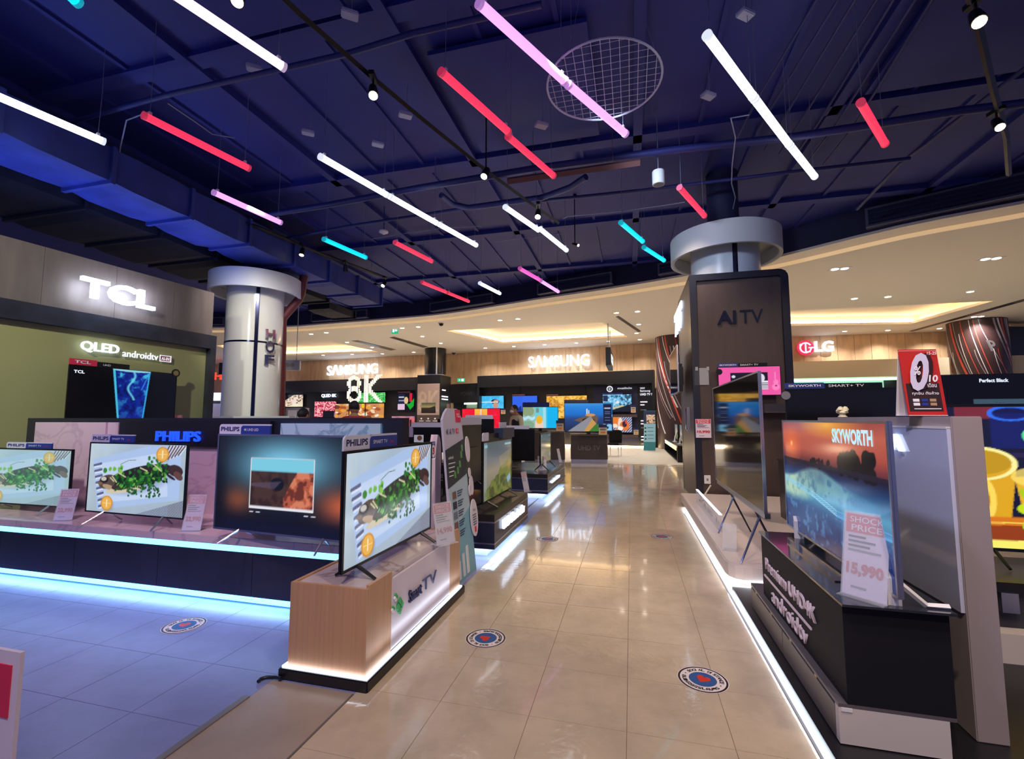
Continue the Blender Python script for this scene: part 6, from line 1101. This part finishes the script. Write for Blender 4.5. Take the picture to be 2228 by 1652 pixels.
def person(label, P, rz, h, shirt, trousers, pose='rest', vest=None, mask=False):
    """figure facing local -y"""
    t = thing('person', label, 'person', P, rz); s = h/1.70
    def V(x, y, z): return Vector((x*s, y*s, z*s))
    tilt = -.05 if pose == 'read' else 0
    if pose == 'read': LH = [V(.2,0,1.39),V(.25,-.02,1.12),V(.13,-.26,1.06),V(.09,-.33,1.08)]; RH = [V(-.2,0,1.39),V(-.25,-.02,1.12),V(-.12,-.26,1.06),V(-.08,-.33,1.08)]
    else: LH = [V(.2,0,1.39),V(.25,.01,1.1),V(.25,-.03,.86),V(.25,-.05,.79)]; RH = [V(-.2,0,1.39),V(-.25,.01,1.1),V(-.25,-.03,.86),V(-.25,-.05,.79)]
    J = [V(0,0,.95),V(0,0,1.12),V(0,0,1.32),V(0,0,1.42),V(0,-.01,1.49),V(0,-.02+tilt,1.55)]+LH+RH+[V(.09,0,.9),V(.1,-.01,.5),V(.1,.02,.09),V(.1,-.12,.04),V(-.09,0,.9),V(-.1,-.01,.5),V(-.1,.02,.09),V(-.1,-.12,.04)]
    E_ = [(0,1),(1,2),(2,3),(3,4),(4,5),(3,6),(6,7),(7,8),(8,9),(3,10),(10,11),(11,12),(12,13),(0,14),(14,15),(15,16),(16,17),(0,18),(18,19),(19,20),(20,21)]
    R = [(.15,.1),(.13,.09),(.16,.105),(.09,.08),(.052,.055),(.05,.055),.055,.043,.03,.026,.055,.043,.03,.026,.085,.06,.042,.035,.085,.06,.042,.035]
    R = [tuple(q*s for q in r) if isinstance(r, tuple) else r*s for r in R]
    skin('body', J, E_, R, SKN, t)
    hc = V(0,-.03+tilt,1.60); hd = MB(); ell(hd, hc, (.078*s,.098*s,.118*s)); ell(hd, hc+V(0,-.04,-.07), (.05*s,.055*s,.05*s)); hd.tube([hc+V(0,-.09,.01),hc+V(0,-.115,-.025),hc+V(0,-.09,-.03)], [.008*s,.015*s,.01*s], 6)
    for sx in (-1,1): ell(hd, hc+V(.08*sx,.005,-.005), (.012*s,.022*s,.032*s), 8, 6)
    hd.build('head', SKN, t, smooth=True)
    hr = MB(); ell(hr, hc+V(0,.018,.022), (.087*s,.1*s,.113*s), zlo=-.35); hr.build('hair', HAIR, t, smooth=True)
    ey = MB(); [ell(ey, hc+V(.03*sx,-.09,.01), (.012*s,.006*s,.006*s), 8, 5) for sx in (-1,1)]; ey.build('eyes', mat('eye_dark', (20,16,16), .3), t); MB().box(tuple(hc+V(-.02,-.098,-.062)), tuple(hc+V(.02,-.09,-.056))).build('mouth', mat('lip_tone', (150,84,78), .5), t)
    if mask: mk = MB(); ell(mk, hc+V(0,-.055,-.04), (.062*s,.06*s,.045*s), 14, 8); mk.build('face_mask', mat('white_mask', (225,225,230), .6), t, smooth=True)
    f = lambda idx, r, n, m_: skin(n, [J[i] for i in idx[0]], idx[1], r, m_, t)
    g = 1.14
    skin('shirt', [V(0,0,.93),V(0,0,1.12),V(0,0,1.32),V(0,0,1.41),V(0,0,1.445)]+LH[:3]+RH[:3], [(0,1),(1,2),(2,3),(3,4),(3,5),(5,6),(6,7),(3,8),(8,9),(9,10)], [(.165*s,.115*s),(.148*s,.105*s),(.176*s,.12*s),(.12*s,.095*s),(.065*s,.065*s),.066*s,.054*s,.042*s,.066*s,.054*s,.042*s], shirt, t)
    if vest: skin('vest', [V(0,0,.95),V(0,0,1.12),V(0,0,1.30),V(0,0,1.40)], [(0,1),(1,2),(2,3)], [(.178*s,.128*s),(.162*s,.118*s),(.17*s,.134*s),(.13*s,.11*s)], vest, t)
    skin('trousers', [V(0,0,.98),V(.09,0,.88),V(.1,-.01,.5),V(.1,.02,.08),V(-.09,0,.88),V(-.1,-.01,.5),V(-.1,.02,.08)], [(0,1),(1,2),(2,3),(0,4),(4,5),(5,6)], [(.16*s,.11*s),.1*s,.075*s,.06*s,.1*s,.075*s,.06*s], trousers, t)
    for sx in (-1,1):
        sh = MB(); ell(sh, V(.1*sx,-.05,.035), (.045*s,.13*s,.04*s), 12, 6); sh.build('shoe', BLK2, t, smooth=True)
    for HH in (LH, RH):
        a, b = HH[2], HH[3]; d = (b-a).normalized(); side = d.cross(Vector((0,0,1))).normalized() if abs(d.z) < .9 else Vector((0,1,0)); upv = side.cross(d); inw = 1 if HH is RH else -1
        for k in range(4):
            o_ = (k-1.5)*.019*s; ln = (.075,.082,.076,.062)[k]*s; p0 = b+side*o_; p1 = p0+d*ln*.5; p2 = p1+(d*.7-upv*.5)*ln*.4; p3 = p2+(d*.3-upv*.8)*ln*.3
            MB().tube([p0-d*.02*s,p0,p1,p2,p3], [.01*s,.01*s,.009*s,.008*s,.006*s], 6).build('finger', SKN, t, smooth=True)
        p0 = a+d*.03*s+side*.024*s*inw; MB().tube([p0,p0+(side*inw*.7+d)*.03*s,p0+(side*inw*.5+d*1.4)*.045*s], [.011*s,.01*s,.008*s], 6).build('thumb', SKN, t, smooth=True)
    return t, s
DK = mat('dark_trousers', (24,24,30), .7)
pr, s = person('man in black vest and pale shirt wearing a white mask, reading papers', Vector((.12,12.0,0)), -1.0, 1.74, mat('cream_shirt', (206,196,160), .7), DK, 'read', vest=mat('black_vest', (22,20,24), .7), mask=True)
o = thing('paper_sheet', 'white paper sheet held by the vested man', 'paper', pr.matrix_basis @ Vector((0,-.37,1.09)), -1.0); q = MB().box((-.15,-.1,0),(.15,.11,.006)).build('sheet', mat('blue_white_paper', (190,200,226), .6), o); q.rotation_euler = (.7,0,0)
person('person in red shirt with short black hair seen from behind', Vector((-2.76,8.05,0)), pi, 1.69, mat('red_shirt', (186,34,40), .7), DK)
person('person with dark hair whose head shows above the island frame', Vector((-3.18,7.0,0)), pi-.4, 1.54, mat('dark_shirt', (50,50,60), .7), DK)
# ------------------------------------------------------------------ floor stickers
def arc_text(s, r, a0, a1, h_, m, parent):
    n = len(s); 
    for i, ch in enumerate(s):
        if ch == ' ': continue
        a = a0+(a1-a0)*(i+.5)/n; o = text(ch, -h_*.42, 0, h_*.84 if ch not in 'I' else h_*.25, h_, 0, m, parent, name='letter', off=.03)
        if o is None: continue
        c = np.zeros(len(o.data.vertices)*3); o.data.vertices.foreach_get('co', c); c = c.reshape(-1,3); c2 = np.stack([c[:,0], c[:,2], c[:,2]*0+.0022], 1); o.data.vertices.foreach_set('co', c2.ravel()); o.data.update()
        o.rotation_euler = (0,0,a-pi/2); o.location = (r*cos(a), r*sin(a), 0)
def disc(r, z, m, parent, name, r0=0):
    n = 40; b = MB()
    if r0: 
        for i in range(n):
            a, c = 2*pi*i/n, 2*pi*(i+1)/n; b.add([(r0*cos(a),r0*sin(a),z),(r*cos(a),r*sin(a),z),(r*cos(c),r*sin(c),z),(r0*cos(c),r0*sin(c),z)], [(0,1,2,3)])
    else: b.add([(r*cos(2*pi*i/n), r*sin(2*pi*i/n), z) for i in range(n)], [tuple(range(n))])
    return b.build(name, m, parent)
for x, y, rz, lb in ((1057,1389,2.05,'round social distance floor sticker left of the aisle middle'),(1529,1479,-.75,'round social distance floor sticker nearest, lower right of the aisle'),(401,1361,.35,'round social distance floor sticker on the blue-lit left floor'),(1191,1173,.4,'small round floor sticker far left of the aisle'),(1440,1168,2.6,'small round floor sticker far right of the aisle'),(1257,1062,.4,'tiny round floor sticker near the farther dark counter'),(1388,988,.4,'tiny round floor sticker on the far carpet')):
    t = thing('floor_sticker', lb, 'floor sticker', G(x, y, .0), rz, 'round social distance stickers on the floor'); R = .126
    disc(R*1.03, .001, mat('sticker_white', (226,214,214), .4), t, 'disc'); disc(R, .0014, mat('sticker_black', (34,14,20), .4), t, 'black_ring', R*.92); disc(R*.56, .0016, mat('sticker_blue', (44,84,146), .4), t, 'blue_disc')
    hp = []
    for k in range(36): a = 2*pi*k/36; hp.append((.0026*16*sin(a)**3*.85, .0026*(13*cos(a)-5*cos(2*a)-2*cos(3*a)-cos(4*a))*.95+.004, .002))
    MB().add(hp, [tuple(range(36))]).build('red_heart', mat('sticker_red', (206,50,30), .4), t)
    if y > 1150:
        arc_text('SOCIAL DISTANCE', R*.66, pi*.92, pi*.08, R*.17, INKK, t); arc_text('รักษาระยะห่าง', R*.66, -pi*.08, -pi*.92, R*.17, INKK, t)
        for a in (0, pi): o = disc(.004, .0022, INKK, t, 'dot'); o.location = (R*.74*cos(a), R*.74*sin(a), 0)
